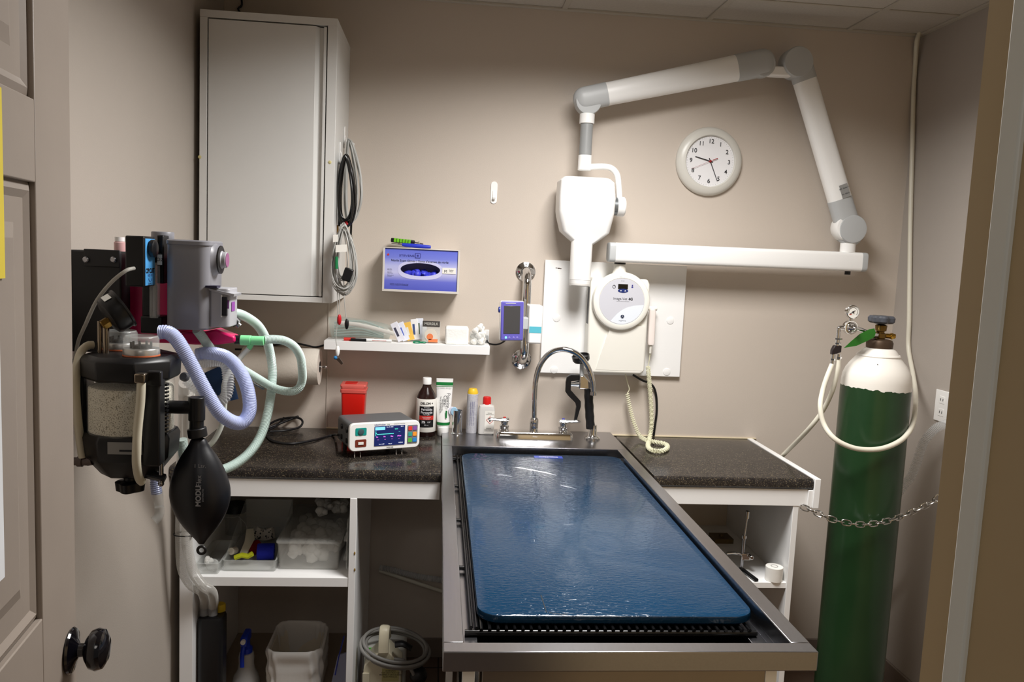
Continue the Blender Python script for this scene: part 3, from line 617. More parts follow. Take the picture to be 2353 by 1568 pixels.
# scissor arm (long one, from lower joint to upper joint)
SY = -.125
def arm(nm, pA, pB, wA, wB, capA, capB, depth):
    """tapered oval arm between two pixel-derived points with grey end sleeves"""
    d = (pB-pA).normalized(); s = V(-d.z, 0, d.x)
    L = (pB-pA).length; root = None
    def sec(t0, t1, grow=0, domeA=False, domeB=False, n=14):
        pts, rr = [], []
        for i in range(n):
            k = t0+(t1-t0)*i/(n-1); wv = (wA+(wB-wA)*k/L)/2+grow; f_ = 1
            if domeA:
                x = (k-t0)/wv
                if x < 1: f_ = math.sqrt(max(.02, 1-(1-x)**2))
            if domeB:
                x = (t1-k)/wv
                if x < 1: f_ = math.sqrt(max(.02, 1-(1-x)**2))
            pts.append(pA+d*k); rr.append((wv*f_, depth*f_))
        bm = B(); sweep(bm, pts, lambda i, n_: rr[i], 28, shape=.8, up=s); return bm
    root = obj(nm, sec(capA, L-capB), plasW, t)
    o1 = obj('grey_sleeve', sec(0, capA+.004, .0018, True, False, 22), plasG, root); o2 = obj('grey_sleeve', sec(L-capB-.004, L, .0018, False, True, 22), plasG, root)
    return root
pA, pB = at(1961, 566, SY), at(1827, 110, SY)
lower = arm('lower_scissor_arm', pA, pB, .100, .094, .205, .135, .036)
pC, pD = at(1781, 139, SY), at(1317, 232, SY)
upper = arm('upper_scissor_arm', pC, pD, .110, .088, .165, .135, .036)
def disc(px, py, r, par, y=SY, th=.034, m=plasG):
    c = at(px, py, y); bm = B(); lathe(bm, V(c.x, y+th, c.z), [(r*.96, 0), (r, .004), (r, 2*th-.006), (r*.95, 2*th), (r*.8, 2*th+.002), (0, 2*th+.002)], N, 40); return obj('joint_disc', bm, m, par)
disc(1952, 527, .060, lower, th=.036); disc(1828, 146, .062, lower, th=.036); disc(1751, 150, .050, upper, th=.024); disc(1351, 234, .054, upper, th=.024)
disc(1944, 524, .056, lower, th=.030, m=plasW)
a, b_ = at(1757, 160, SY), at(1822, 166, SY); bm = B(); prism(bm, [V(a.x, SY-.022, a.z+.012), V(b_.x, SY-.022, b_.z+.018), V(b_.x+.004, SY-.022, b_.z-.022), V(a.x-.01, SY-.022, a.z-.026)], V(0, .044, 0)); obj('elbow_bracket', bm, plasW, t, bevel=.006)
# serial plate
sp_ = at(1941, 439, SY-.036); d = (pB-pA).normalized(); s = V(-d.z, 0, d.x)
if s.x < 0: s = -s
bm = B(); pl = obj('serial_plate', prism(bm, [sp_+(-s*.018-d*.028)+N*.001, sp_+(s*.018-d*.028)+N*.001, sp_+(s*.018+d*.028)+N*.001, sp_+(-s*.018+d*.028)+N*.001], N*.001), mat('serial_grey', (150, 150, 148), .4), lower)
for k in (-1, 1): text('REF  38-04-12' if k > 0 else 'SN  40652', .0055, sp_+d*.012*k+N*.0026, printM, pl, s, d)
# wrist: collar, grey sleeve, white sleeve, yoke
HY = -.16
def vcyl(nm, px, y0, y1, r, m, y=SY, bev=.002):
    a, b_ = at(px, y0, y), at(px, y1, y); x = a.x; bm = B(); cyl(bm, V(x, y, b_.z), V(x, y, a.z), r); return obj(nm, bm, m, t, bevel=bev)
vcyl('wrist_collar', 1349.5, 262, 285, .0305, plasW); vcyl('wrist_sleeve', 1348.5, 285, 357, .0255, mat('grey_sleeve', (150, 152, 152), .35, var=.01)); vcyl('wrist_collar', 1344.5, 357, 392, .0275, plasW)
P = [at(x, y, SY) for x, y in ((1352, 384), (1385, 383), (1405, 387), (1418, 402), (1422, 430), (1424, 470))]
obj('yoke', tube(B(), P, .0125, .006, 16), plasW, t)
q = at(1419, 475, SY)
obj('yoke_knob', lathe(B(), V(q.x-.004, SY, q.z), [(.036, 0), (.040, .004), (.040, .028), (.036, .033), (0, .034)], XA, 32), plasW, t)
obj('yoke_ring', lathe(B(), V(q.x-.022, SY, q.z), [(.037, 0), (.037, .018)], XA, 32), mat('steel_grey', (120, 124, 126), .3, .5), t)
# tube head
rows = [(409.5, 1300, 1390, -.052, .050), (411, 1292, 1397, -.060, .058), (420, 1284, 1407, -.067, .066), (455, 1281, 1409, -.068, .070), (488, 1280, 1406, -.068, .070), (500, 1281, 1404, -.062, .066), (534, 1288, 1397, -.045, .055), (550, 1306, 1378, -.038, .050), (564, 1324, 1358, -.034, .044)]
bm = B(); R = []
for py, xl, xr, f0, f1 in rows:
    a, b_ = at(xl, py, SY), at(xr, py, SY); z = (a.z+b_.z)/2
    R.append([bm.verts.new(V(x, y, z+(x-(a.x+b_.x)/2)*.0)) for x, y in rrect(a.x, SY+f0, b_.x, SY+f1, min(.020, (b_.x-a.x)*.3), 6)])
ring_join(bm, R); th_ = obj('tube_head', bm, plasW, t)
a, b_ = at(1339, 556, SY-.045), at(1335, 653, SY-.045)
CY = SY-.012
bm = B(); lathe(bm, V(b_.x, CY, b_.z), [(.041, 0), (.042, .004), (.0425, .016), (.0435, .017), (.0445, .165), (.038, .195), (.022, .212), (0, .216)], ZA, 40); obj('cone', bm, plasW, th_)
bm = B(); lathe(bm, V(b_.x, CY, b_.z-.009), [(.040, 0), (.0425, .003), (.0425, .011), (0, .011)], ZA, 40); obj('cone_rim', bm, mat('pale_grey_rim', (214, 212, 208), .3), th_)
# exposure handset and coiled cord
t = thing('exposure_handset', 'white exposure handset hung right of the round control panel with coiled cord', 'handset', at(1497, 795, -.06))
q = at(1500, 709, -.06); bm = B(); sweep(bm, [V(q.x-.03, -.06, q.z), V(q.x, -.06, q.z), V(q.x+.018, -.06, q.z)], .0095, 16); obj('holder_arm', bm, plasI, t, bevel=.002)
a, b_ = at(1499, 712, -.075), at(1495.5, 793, -.075); bm = B(); sweep(bm, smooth([a, a.lerp(b_, .5), b_], .006), lambda i, n: (.0145*(.86 if i in (0, n-1) else 1), .0115), 20, shape=.55, up=XA); obj('grip', bm, mat('pinkish_white_plastic', (240, 230, 224), .3, var=.01), t, bevel=.001)
c_ = at(1494, 812, -.07); bm = B(); sweep(bm, [b_, b_.lerp(c_, .5), c_], lambda i, n: [.007, .0055, .005][i], 12); obj('strain_relief', bm, plasI, t)
def coil(bm, pts, R_, r, pitch):
    q = smooth(pts, .0012); n = len(q); out = []; u = frame_of((q[1]-q[0]).normalized())[0]
    for i in range(n):
        T_ = (q[min(i+1, n-1)]-q[max(i-1, 0)]).normalized(); u = (u-T_*u.dot(T_)).normalized(); v = T_.cross(u)
        a = 2*PI*i*.0012/pitch; out.append(q[i]+u*math.cos(a)*R_+v*math.sin(a)*R_)
    sweep(bm, out[::1], r, 6); return bm
dk = [(1489, 842, -.06), (1492, 880, -.06), (1496, 930, -.06), (1497, 975, -.07), (1493, 1005, -.09), (1489, 1026, None)]
P = [at(x, y, Y) if Y else atZ(x, y, CT+.012) for x, y, Y in dk] + [atZ(x, y, CT+.012) for x, y in ((1500, 1036), (1520, 1037), (1533, 1030), (1530, 1022), (1510, 1017))]+[atZ(1488, 1014, CT+.016)]
P2 = [at(1470, 1002, -.10), at(1458, 975, -.08), at(1448, 940, -.06), at(1441, 905, -.05)]
cordM = mat('ivory_cord', (232, 230, 200), .35)
P2x = [P[-1]]+P2
obj('coiled_cord', coil(B(), P, .0088, .0021, .0056), cordM, t); obj('coiled_cord', coil(B(), P2x, .0080, .0020, .0088), cordM, t)
bm = B(); tube(bm, [c_, at(1492, 828, -.065), at(1489, 842, -.06)], .002, seg=8); tube(bm, [at(1441, 905, -.05), at(1446, 895, -.05), at(1442, 880, -.05), at(1437, 860, -.05)], .002, seg=8); obj('straight_cord', bm, cordM, t)
tag(obj('power_cord', tube(B(), [at(1455, 862, -.04), at(1475, 874, -.03), at(1497, 884, -.02), at(1507, 905, -.012), at(1509, 945, -.008), at(1504, 985, -.008), at(1502, 1002, -.008)], .005), blackR), 'thick black cord dropping behind the coiled cord below the x-ray box', 'cord')
# ================================================================ COUNTERS
gran = granite()
def counter(x0, x1, label):
    bm = B(); y1 = -.003; pr = [(-.640, CT), (-.650, CT-.003), (-.655, CT-.010), (-.656, CT-.030), (-.650, CT-.037), (-.635, CT-.038), (y1, CT-.038), (y1, CT)]
    prism(bm, [V(x0, y, z) for y, z in pr], V(x1-x0, 0, 0)); return tag(obj('countertop', bm, gran), label, 'countertop')
TX0, TX1 = .032, .789
counter(LW+.002, TX0-.004, 'dark speckled laminate countertop left of the steel table'); counter(TX1+.004, 1.389, 'dark speckled laminate countertop right of the steel table')
# left base unit
t = thing('base_cabinet', 'open white shelf unit under the left countertop', 'cabinet', (-.44, -.33, FL))
f0 = CT-.039; f1 = .808
bm = B(); box(bm, (LW+.01, -.648, f1), (TX0-.006, -.630, f0)); obj('fascia', bm, whiteM, t, bevel=.001)
bm = B(); box(bm, (-.860, -.650, FL), (-.815, -.003, f1)); obj('side_panel', bm, whiteM, t, bevel=.001)
dvx = at(804, 1300, -.65).x
bm = B(); box(bm, (-.284, -.650, FL), (-.260, -.003, f1)); obj('divider', bm, whiteM, t, bevel=.001)
bm = B(); box(bm, (-.815, -.648, .486), (-.284, -.003, .519)); obj('shelf', bm, whiteM, t, bevel=.001)
bm = B(); box(bm, (-.815, -.630, -.02), (-.284, -.003, 0)); obj('bottom_panel', bm, mat('worn_panel', (150, 134, 116), .5), t, bevel=.001)
bm = B()
for py in (1272, 1310): p = at(815, py, -.651); ball(bm, p, .006, .5, .2, 1, 8)
obj('worn_chip', bm, mat('chip_yellow', (150, 120, 50), .7), t)
t = thing('base_cabinet', 'open white shelf unit under the right countertop, beside the oxygen cylinder', 'cabinet', (1.1, -.33, FL))
bm = B(); box(bm, (TX1+.006, -.648, f1), (1.372, -.630, f0)); obj('fascia', bm, whiteM, t, bevel=.001)
bm = B(); box(bm, (1.322, -.646, FL), (1.343, -.003, f1)); obj('side_panel', bm, whiteM, t, bevel=.001)
bm = B(); box(bm, (TX1+.01, -.640, .490), (1.322, -.003, .512)); obj('shelf', bm, whiteM, t, bevel=.001)
bm = B(); box(bm, (1.3892, -.662, f1-.004), (1.412, -.003, CT+.004)); box(bm, (1.372, -.655, f1-.004), (1.3892, -.003, CT-.04)); obj('end_trim', bm, whiteM, t, bevel=.0015)
# ================================================================ STEEL TABLE
RZ = .925
def tz(px, py): return atZ(px, py, RZ)
TY0 = tz(1018, 1499).y; TX0 = tz(1018, 1499).x; TX1 = tz(1872, 1489).x
TY1 = -.003; BYb = tz(1230, 1029).y; BYf = atZ(1400, 1477, RZ).y
iw = .040
t = thing('treatment_table', 'long stainless steel wet treatment table with a raised rim', 'table', ((TX0+TX1)/2, (TY0+TY1)/2, FL))
bm = B()
def bx2(x0, y0, z0, x1, y1, z1): box(bm, (x0, y0, z0), (x1, y1, z1))
RH = .040
bx2(TX0, TY0, RZ-RH, TX1, BYf, RZ); bx2(TX0, BYf, RZ-RH, TX0+iw, BYb, RZ); bx2(TX1-iw, BYf, RZ-RH, TX1, BYb, RZ); bx2(TX0, BYb, RZ-RH, TX1, TY1, RZ)
obj('rim', bm, steel, t, bevel=.002)
bm = B(); lx0, lx1 = TX0+iw, TX1-iw; lw_ = .034; lz = RZ-.055
bx2(lx0, BYf, lz-.005, lx0+lw_, BYb, lz); bx2(lx1-lw_, BYf, lz-.005, lx1, BYb, lz)
bx2(lx0+lw_-.003, BYf, RZ-.162, lx0+lw_, BYb, lz-.005); bx2(lx1-lw_, BYf, RZ-.162, lx1-lw_+.003, BYb, lz-.005)
bx2(lx0-.002, BYf, lz-.004, lx0, BYb, RZ-RH+.002); bx2(lx1, BYf, lz-.004, lx1+.002, BYb, RZ-RH+.002)
obj('ledge', bm, steel, t, bevel=.001)
bm = B(); bx2(lx0+lw_, BYf-.0, RZ-.16, lx1-lw_, BYf+.003, RZ-RH-.001); bx2(lx0+lw_, BYb-.003, RZ-.16, lx1-lw_, BYb, RZ-RH-.001); bx2(lx0, BYf, RZ-.165, lx1, BYb, RZ-.16)
obj('basin', bm, steelD, t)
# cabinet below: front steel skin, posts
bm = B(); bx2(TX0+.078, TY0+.047, FL+.02, TX1-.085, -.70, RZ-.17); bx2(TX0+.078, TY0+.035, FL+.02, TX1-.085, TY0+.047, RZ-RH-.002); obj('pedestal', bm, mat('pedestal_steel', (150, 142, 134), .3, .9, bump=.05, bscale=40), t, bevel=.002)
for x, y in ((TX0+.052, TY0+.045), (TX1-.078, TY0+.045), (TX0+.052, -.69), (TX1-.078, -.69)):
    obj('post', box(B(), (x-.012, y-.012, FL), (x+.012, y+.012, RZ-(.166 if y > -1 else RH+.002))), whiteM, t, bevel=.001)
# wire grate
t = thing('rack_grate', 'black coated wire grate lying in the steel table under the blue mat', 'grate', ((lx0+lx1)/2, (BYf+BYb)/2, lz))
gzz = lz+.006; gx0, gx1 = atZ(1068, 1440, gzz).x, lx1-.012; gy0 = atZ(1400, 1452, gzz+.004).y; gy1 = atZ(1250, 1048, gzz+.02).y
gx0 = max(gx0, lx0+.002)
blk = mat('black_vinyl_coating', (14, 14, 15), .22)
obj('front_rail', tube(B(), [V(gx0-.001, gy0, gzz+.001), V(gx1, gy0, gzz+.001)], .0065, .05, 12), blk, t)
obj('rear_rail', tube(B(), [V(gx0, gy1, gzz+.001), V(gx1, gy1, gzz+.001)], .0065, .05, 12), blk, t)
gs = gx0+.012
obj('side_rail', tube(B(), [V(gs, gy0, gzz+.012), V(gs, gy1, gzz+.012)], .0042, .05, 10), blk, t); obj('side_rail', tube(B(), [V(gs+.012, gy0, gzz+.010), V(gs+.012, gy1, gzz+.010)], .0042, .05, 10), blk, t)
wp = None; nW = 34
for k in range(nW):
    x = gs+.022+(gx1-gs-.04)*k/(nW-1)
    if wp is None: wp = obj('wire', tube(B(), [V(x, gy0-.007, gzz+.010), V(x, gy1, gzz+.010)], .0036, .1, 8), blk, t); wx = x
    else: o = wp.copy(); COL.objects.link(o); o.location = wp.location+V(x-wx, 0, 0)
for px, py in ((1053, 1053), (1052, 1117), (1053, 1195), (1060, 1304)):
    p = atZ(px, py, gzz+.006); obj('foot', tube(B(), [V(lx0+.002, p.y, gzz+.004), V(gs+.004, p.y, gzz+.004)], .0062, .03, 12), blk, t)
# mat
mz0, mz1 = gzz+.014, gzz+.034
mc = [atZ(1062, 1040, mz1), atZ(1447, 1048, mz1), atZ(1738, 1405, mz1), atZ(1090, 1397, mz1)]
mx0, mx1 = mc[0].x, mc[2].x; mx0 = (mc[0].x+mc[3].x)/2+.001; my0, my1 = atZ(1400, 1416, mz1).y, atZ(1250, 1045, mz1).y
mx0 = max(mx0, gs+.013); mx1 = min((mc[1].x+mc[2].x)/2, lx1-.006)
matM = mat('blue_glossy_vinyl', (12, 50, 78), .15, bump=.0, var=.06, vscale=3, coat=.15)
nt = matM.node_tree; p_ = nt.nodes['Principled BSDF']; tc = nt.nodes.new('ShaderNodeTexCoord'); mp = nt.nodes.new('ShaderNodeMapping'); mp.inputs['Scale'].default_value = (1, 2.2, 1); nt.links.new(tc.outputs['Object'], mp.inputs[0])
n1 = nt.nodes.new('ShaderNodeTexNoise'); n1.inputs['Scale'].default_value = 52; n1.inputs['Detail'].default_value = 2.5; n1.inputs['Distortion'].default_value = .6; nt.links.new(mp.outputs[0], n1.inputs[0])
n2 = nt.nodes.new('ShaderNodeTexNoise'); n2.inputs['Scale'].default_value = 4; nt.links.new(tc.outputs['Object'], n2.inputs[0])
b1_ = nt.nodes.new('ShaderNodeBump'); b1_.inputs['Strength'].default_value = .55; b1_.inputs['Distance'].default_value = .0026; nt.links.new(n1.outputs[0], b1_.inputs['Height'])
b2_ = nt.nodes.new('ShaderNodeBump'); b2_.inputs['Strength'].default_value = .35; b2_.inputs['Distance'].default_value = .012; nt.links.new(n2.outputs[0], b2_.inputs['Height']); nt.links.new(b1_.outputs[0], b2_.inputs['Normal']); nt.links.new(b2_.outputs[0], p_.inputs['Normal'])
t = thing('examination_mat', 'glossy rippled blue vinyl mat with rounded corners lying on the steel table', 'mat', ((mx0+mx1)/2, (my0+my1)/2, mz0))
bm = B(); R = []
for z, ins in ((mz0, .004), (mz0+.004, 0), (mz1-.005, 0), (mz1-.0015, .0015), (mz1, .005)):
    Q = rrect(mx0+ins, my0+ins, mx1-ins, my1-ins, .052-ins); R.append([bm.verts.new(V(x, y, z)) for x, y in Q])
ring_join(bm, R); obj('mat_body', bm, matM, t, smoothf=True)
p = atZ(1260, 1051, mz1)
lbm = mat('sticker_blue', (38, 66, 175), .3); pl = decal('sticker', V(p.x, p.y, mz1), -XA, -YA, .110, .030, lbm, t, ZA, .0005)
text('Stat-Mats', .014, V(p.x, p.y-.002, mz1+.0009), printW, pl, -XA, -YA, bold=.03); text('VETERINARY', .005, V(p.x, p.y+.009, mz1+.0009), printW, pl, -XA, -YA)
bm = B()
for pts in (((1243, 1368), (1250, 1390), (1256, 1408)), ((1262, 1408), (1285, 1412), (1305, 1412))):
    sweep(bm, [atZ(x, y, mz1+.0002) for x, y in pts], (.0012, .0004), 6, up=YA)
obj('crease_crack', bm, mat('crack_dark', (26, 34, 40), .6), t)
bm = B(); rg = random.Random(3)
for k in range(26):
    p = atZ(1100+rg.uniform(-16, 18), 1050+rg.uniform(-7, 7), mz1); ball(bm, p, .0045, rg.uniform(.5, 1.4), rg.uniform(.5, 1.2), .06, 8)
obj('stain', bm, mat('faded_red_stain', (64, 40, 78), .3), t)
# ================================================================ FAUCET
t = thing('faucet', 'chrome deck faucet with a tall gooseneck and two lever handles', 'faucet', atZ(1228, 1003, RZ))
fyy = atZ(1228, 1006, RZ).y
x0, x1 = at(1139, 1000, fyy).x, at(1315, 1000, fyy).x; z0 = RZ
bm = B(); pr = rrect(x0, fyy-.036, x1, fyy+.028, .014, 5); R = []
for z, ins in ((z0, 0), (z0+.020, .002), (z0+.026, .006), (z0+.027, .01)):
    R.append([bm.verts.new(V(x, y, z)) for x, y in rrect(x0+ins, fyy-.036+ins, x1-ins, fyy+.028-ins, .014, 5)])
ring_join(bm, R); dp = obj('deck_plate', bm, chrome, t); text('Fisher', .006, V((x0+x1)/2, fyy-.0366, z0+.012), printW, dp)
zt = z0+.027
sx_ = at(1227, 970, fyy).x
bm = B(); lathe(bm, V(sx_, fyy, zt-.001), [(.020, 0), (.0185, .004), (.0175, .03), (.0185, .034), (.018, .052), (.014, .057), (.0115, .060)], ZA, 28); obj('spout_base', bm, chrome, t)
P = [V(sx_, fyy, zt+.05)]+[at(x, y, fyy+dy) for x, y, dy in ((1228, 920, 0), (1231, 875, 0), (1242, 838, -.005), (1264, 812, -.01), (1293, 803, -.02), (1325, 813, -.03), (1348, 838, -.035), (1361, 872, -.04), (1364, 902, -.04))]
obj('spout', tube(B(), P, .0112, .005, 18), chrome, t); q = P[-1]; bm = B(); lathe(bm, q-ZA*.014, [(.010, 0), (.0135, .002), (.0135, .016), (.0115, .018)], ZA, 24); obj('aerator', bm, chrome, t)
for px, s, mk in ((1159, -1, printR), (1294, 1, mat('blue_dot', (50, 60, 180), .3))):
    x = at(px, 975, fyy).x; p = V(x, fyy, zt-.001)
    h = obj('handle_valve', lathe(B(), p, [(.021, 0), (.021, .004), (.018, .007), (.018, .016), (.0195, .018), (.0195, .022), (.014, .027), (.014, .031), (.016, .033), (.016, .040), (.013, .043), (0, .044)], ZA, 28), chrome, t)
    a = p+ZA*.047; bm = B(); sweep(bm, [a-V(s*.018, 0, 0), a, a+V(s*.03, -.004, .000), a+V(s*.056, -.008, .003), a+V(s*.070, -.010, .002)], lambda i, n: [(.007, .010), (.010, .013), (.006, .009), (.007, .010), (.004, .006)][i], 12, up=ZA); obj('lever', bm, chrome, h)
    obj('hot_cold_mark', lathe(B(), a+ZA*.008, [(.006, 0), (.006, .003), (0, .0035)], ZA, 16), mk, h)
# sprayer
t = thing('rinse_sprayer', 'chrome pet-wash spray valve with a black grip standing right of the faucet', 'sprayer', atZ(1362, 1012, RZ))
gyv = atZ(1362, 1009, RZ).y; x = at(1361, 1005, gyv).x
obj('base_flange', lathe(B(), V(x, gyv, RZ), [(.033, 0), (.033, .005), (.028, .010), (.022, .013), (.019, .018), (.018, .022), (.0165, .060)], ZA, 32), chrome, t)
def pz(px, py, dy=0): return at(px, py, gyv+dy)
obj('grip', sweep(B(), smooth([pz(1357, 985), pz(1354, 940), pz(1352, 893)], .01), lambda i, n: .0185+.0008*math.sin(i*1.5), 22), blackR, t)
bm = B(); P = [pz(1331, 862), pz(1341, 862), pz(1356, 878), pz(1356, 894), pz(1329, 893)]; prism(bm, [p+V(0, -.018, 0) for p in P], V(0, .036, 0)); obj('valve_body', bm, chrome, t, bevel=.004)
bm = B(); cyl(bm, pz(1310, 884), pz(1330, 883), .008, .014); obj('valve_nose', bm, chrome, t)
bm = B(); cyl(bm, pz(1337, 834), pz(1337, 864), .0085, .0095); obj('spray_stem', bm, plasG, t)
q = pz(1337, 823); bm = B(); lathe(bm, q-ZA*.018, [(.012, -.002), (.030, .004), (.036, .012), (.037, .030), (.033, .031), (.031, .024), (0, .024)], V(-.25, -.2, 1), 32); obj('spray_face', bm, blackM, t)
bm = B(); P = [pz(x, y) for x, y in ((1337, 862), (1312, 860), (1303, 866), (1300, 878), (1299, 900), (1305, 909), (1322, 926), (1324, 934), (1319, 966), (1324, 968), (1334, 934), (1334, 922), (1318, 904), (1311, 896), (1312, 876), (1337, 874))]; prism(bm, [p-YA*.009 for p in P], YA*.018)
obj('squeeze_lever', bm, blackM, t, bevel=.002)
# ================================================================ COUNTER ITEMS
# sharps container
c = at(813, 940, -.13); c.z = CT+.0005
t = thing('sharps_container', 'red plastic sharps container with a translucent lid against the wall', 'container', c)
def rbox(bm, c, prof, r=.01, n=4, m=None):
    R = []
    for z, hw_, hd in prof:
        R.append([bm.verts.new(((m or Matrix.Identity(4)) @ V(x, y, z))+c) for x, y in rrect(-hw_, -hd, hw_, hd, min(r, hw_*.9, hd*.9), n)])
    ring_join(bm, R); return bm
redp = mat('red_container', (222, 32, 22), .35)
ph = at(813, 895, -.13).z-CT
obj('tub', rbox(B(), c, [(0, .040, .038), (.003, .042, .04), (ph, .048, .045)]), redp, t)
lidm = mat('translucent_red_lid', (236, 110, 100), .25, alpha=.75)
obj('lid', rbox(B(), c, [(ph-.008, .0515, .048), (ph+.004, .0525, .049), (ph+.006, .049, .046), (ph+.020, .0525, .049), (ph+.025, .051, .047), (ph+.026, .046, .043)]), lidm, t)
bm = B(); box(bm, (c.x-.035, c.y-.03, c.z+ph+.026), (c.x+.012, c.y+.02, c.z+ph+.029)); obj('drop_flap', bm, mat('dark_red_flap', (190, 24, 16), .35), t, bevel=.001)
# peroxide bottle
def bottle(nm, label, cat, px, Y, wpx, ytop, body, prof, z=CT, my=975):
    c = at(px, my, Y); c.z = z+.0005; t = thing(nm, label, cat, c); return t, c
t, c = bottle('peroxide_bottle', 'dark brown bottle of peroxide with a white cap and printed label', 'bottle', 978, -.085, 45, 868, None, None)
H = at(979, 868, -.085).z-CT; r = .0415
obj('bottle_body', lathe(B(), c, [(r*.94, 0), (r, .004), (r, H*.60), (r*.97, H*.66), (r*.8, H*.74), (.020, H*.83), (.0165, H*.87), (.0165, H*.92)], ZA, 40), mat('brown_plastic', (40, 22, 20), .2), t)
obj('cap', lathe(B(), c, [(.0175, H*.885), (.0185, H*.89), (.0185, H*.985), (.017, H), (0, H)], ZA, 32), plasW, t, bevel=.0005)
lab = obj('label', lathe(B(), c, [(r, H*.085), (r+.0006, H*.09), (r+.0006, H*.645), (r, H*.65)], ZA, 48), paperM, t)
def wrap(nm, c, r, z0, z1, a0, a1, m, par, n=14):
    bm = B(); R = []
    for z in (z0, z1): R.append([bm.verts.new(c+V(math.cos(a)*r, math.sin(a)*r, z)) for a in [a0+(a1-a0)*i/n for i in range(n+1)]])
    for i in range(n): bm.faces.new((R[0][i], R[0][i+1], R[1][i+1], R[1][i]))
    return obj(nm, bm, m, par)
fa = -PI/2+.08
wrap('label_panel', c, r+.0012, H*.17, H*.53, fa-.75, fa+.75, mat('label_black', (24, 24, 26), .4), lab); wrap('label_band', c, r+.0015, H*.30, H*.37, fa-.75, fa+.75, printR, lab)
def ct(s, h, z, m, k=0.0, sq=1, bold=0, par=None, R_=None):
    a = fa+k; R_ = R_ or (r+.0018); return text(s, h, V(c.x+math.cos(a)*R_, c.y+math.sin(a)*R_, c.z+z), m, par or lab, cyl_c=c, cyl_r=R_, sq=sq, bold=bold)
ct('DELON +', .0095, H*.58, printM, bold=.03); ct('Peroxide', .0095, H*.475, printW, bold=.03); ct('Peroxyde', .0095, H*.425, printW, bold=.03); ct('hydrogen', .0045, H*.51, printW); ct('d\'hydrogène', .0045, H*.39, printW)
ct('topical antiseptic', .004, H*.345, printW); ct('antiseptique', .004, H*.32, printW); ct('3%', .010, H*.26, printW, -.3, bold=.03); ct('USP', .006, H*.26, printW, .25); ct('500 mL', .0045, H*.21, printW)
# lubricant tube (standing on its cap)
c = at(1018, 985, -.075); c.z = CT+.0005; H = at(1019, 870, -.075).z-CT
t = thing('lubricant_tube', 'white squeeze tube with green bands standing on its cap', 'tube', c)
obj('cap', lathe(B(), c, [(.022, 0), (.0235, .002), (.0245, .036), (.022, .038), (0, .038)], ZA, 32), plasW, t, bevel=.0006)
bm = B(); R = []
for z, a, b_ in ((.036, .025, .022), (.05, .0275, .023), (.07, .029, .022), (H*.5, .0315, .016), (H*.9, .0345, .004), (H, .035, .0012)):
    R.append([bm.verts.new(c+V(math.cos(k*PI/16)*a, math.sin(k*PI/16)*b_, z)) for k in range(32)])
ring_join(bm, R); tb = obj('tube_body', bm, plasW, t)
grn = mat('green_print', (20, 120, 55), .4)
def band(z0, z1, par, m, mm=None):
    def ab(z):
        tab = ((.036, .025, .022), (.05, .0275, .023), (.07, .029, .022), (H*.5, .0315, .016), (H*.9, .0345, .004), (H, .035, .0012))
        for p, q in zip(tab, tab[1:]):
            if z <= q[0]+1e-6: k = (z-p[0])/(q[0]-p[0]); return p[1]+(q[1]-p[1])*k+.0006, p[2]+(q[2]-p[2])*k+.0008
        return .0355, .002
    bm = B(); R = []
    for z in (z0, z1):
        a, b_ = ab(z); R.append([bm.verts.new(c+V(math.cos(k*PI/16)*a, math.sin(k*PI/16)*b_, z)) for k in range(32)])
    ring_join(bm, R, False); obj('green_band', bm, m, par)
band(.046, .058, tb, grn); band(H*.88, H*.935, tb, grn); band(H*.855, H*.865, tb, grn)
ly = c+V(0, -.0225, 0)
text('Priority', .0150, ly+V(.017, 0, H*.63), printM, tb, -ZA, XA); text('Care', .0150, ly+V(.004, 0, H*.63), printM, tb, -ZA, XA); text('Non-Spermicidal', .0052, ly+V(-.007, 0, H*.55), printM, tb, -ZA, XA, bold=.02); text('Sterile Lubricating Jelly', .0056, ly+V(-.014, 0, H*.55), printM, tb, -ZA, XA, bold=.02)
text('1', .030, ly+V(.011, -.003, H*.38), grn, tb, -XA*-1, ZA, bold=.05)
text('FOR ANIMAL USE ONLY', .0042, c+V(0, -.0085, H*.835), printM, tb)
# steel thermometer cup
dz = RZ
c = at(1050, 990, -.10); c.z = dz
t = thing('steel_cup', 'narrow steel cup holding blue and white thermometers, by the table corner', 'cup', c)
Hc = at(1050, 943, -.10).z-dz
obj('cup_wall', lathe(B(), c, [(.026, 0), (.026, .002), (.0205, .006), (.0205, Hc), (.0193, Hc), (.0193, .008), (0, .008)], ZA, 32), chrome, t)
for k, (dx, cl_) in enumerate(((0, (165, 205, 232)), (-.010, (225, 225, 240)))):
    m = Matrix.Translation(c+V(.002+dx, -.002+.008*k, .012)) @ Matrix.Rotation(-.16, 4, 'Y')
    tt = thing('thermometer', ['blue-ended thermometer in the steel cup', 'pale lilac thermometer behind the blue one in the steel cup'][k], 'thermometer', c+V(dx, .008*k, .01), 'thermometers in the cup')
    bm = B(); box(bm, (-.0055, -.003, 0), (.0055, .003, .082), m); obj('stem', bm, mat('thermo%d' % k, cl_, .35), tt, bevel=.002)
    bm = B(); lathe(bm, m @ V(-.003, -.004, .083), [(.013, 0), (.0145, .002), (.0145, .006), (.013, .008), (0, .008)], YA, 24, 1, 1.25, XA); obj('head', bm, mat('thermo%d' % k, cl_, .35), tt)
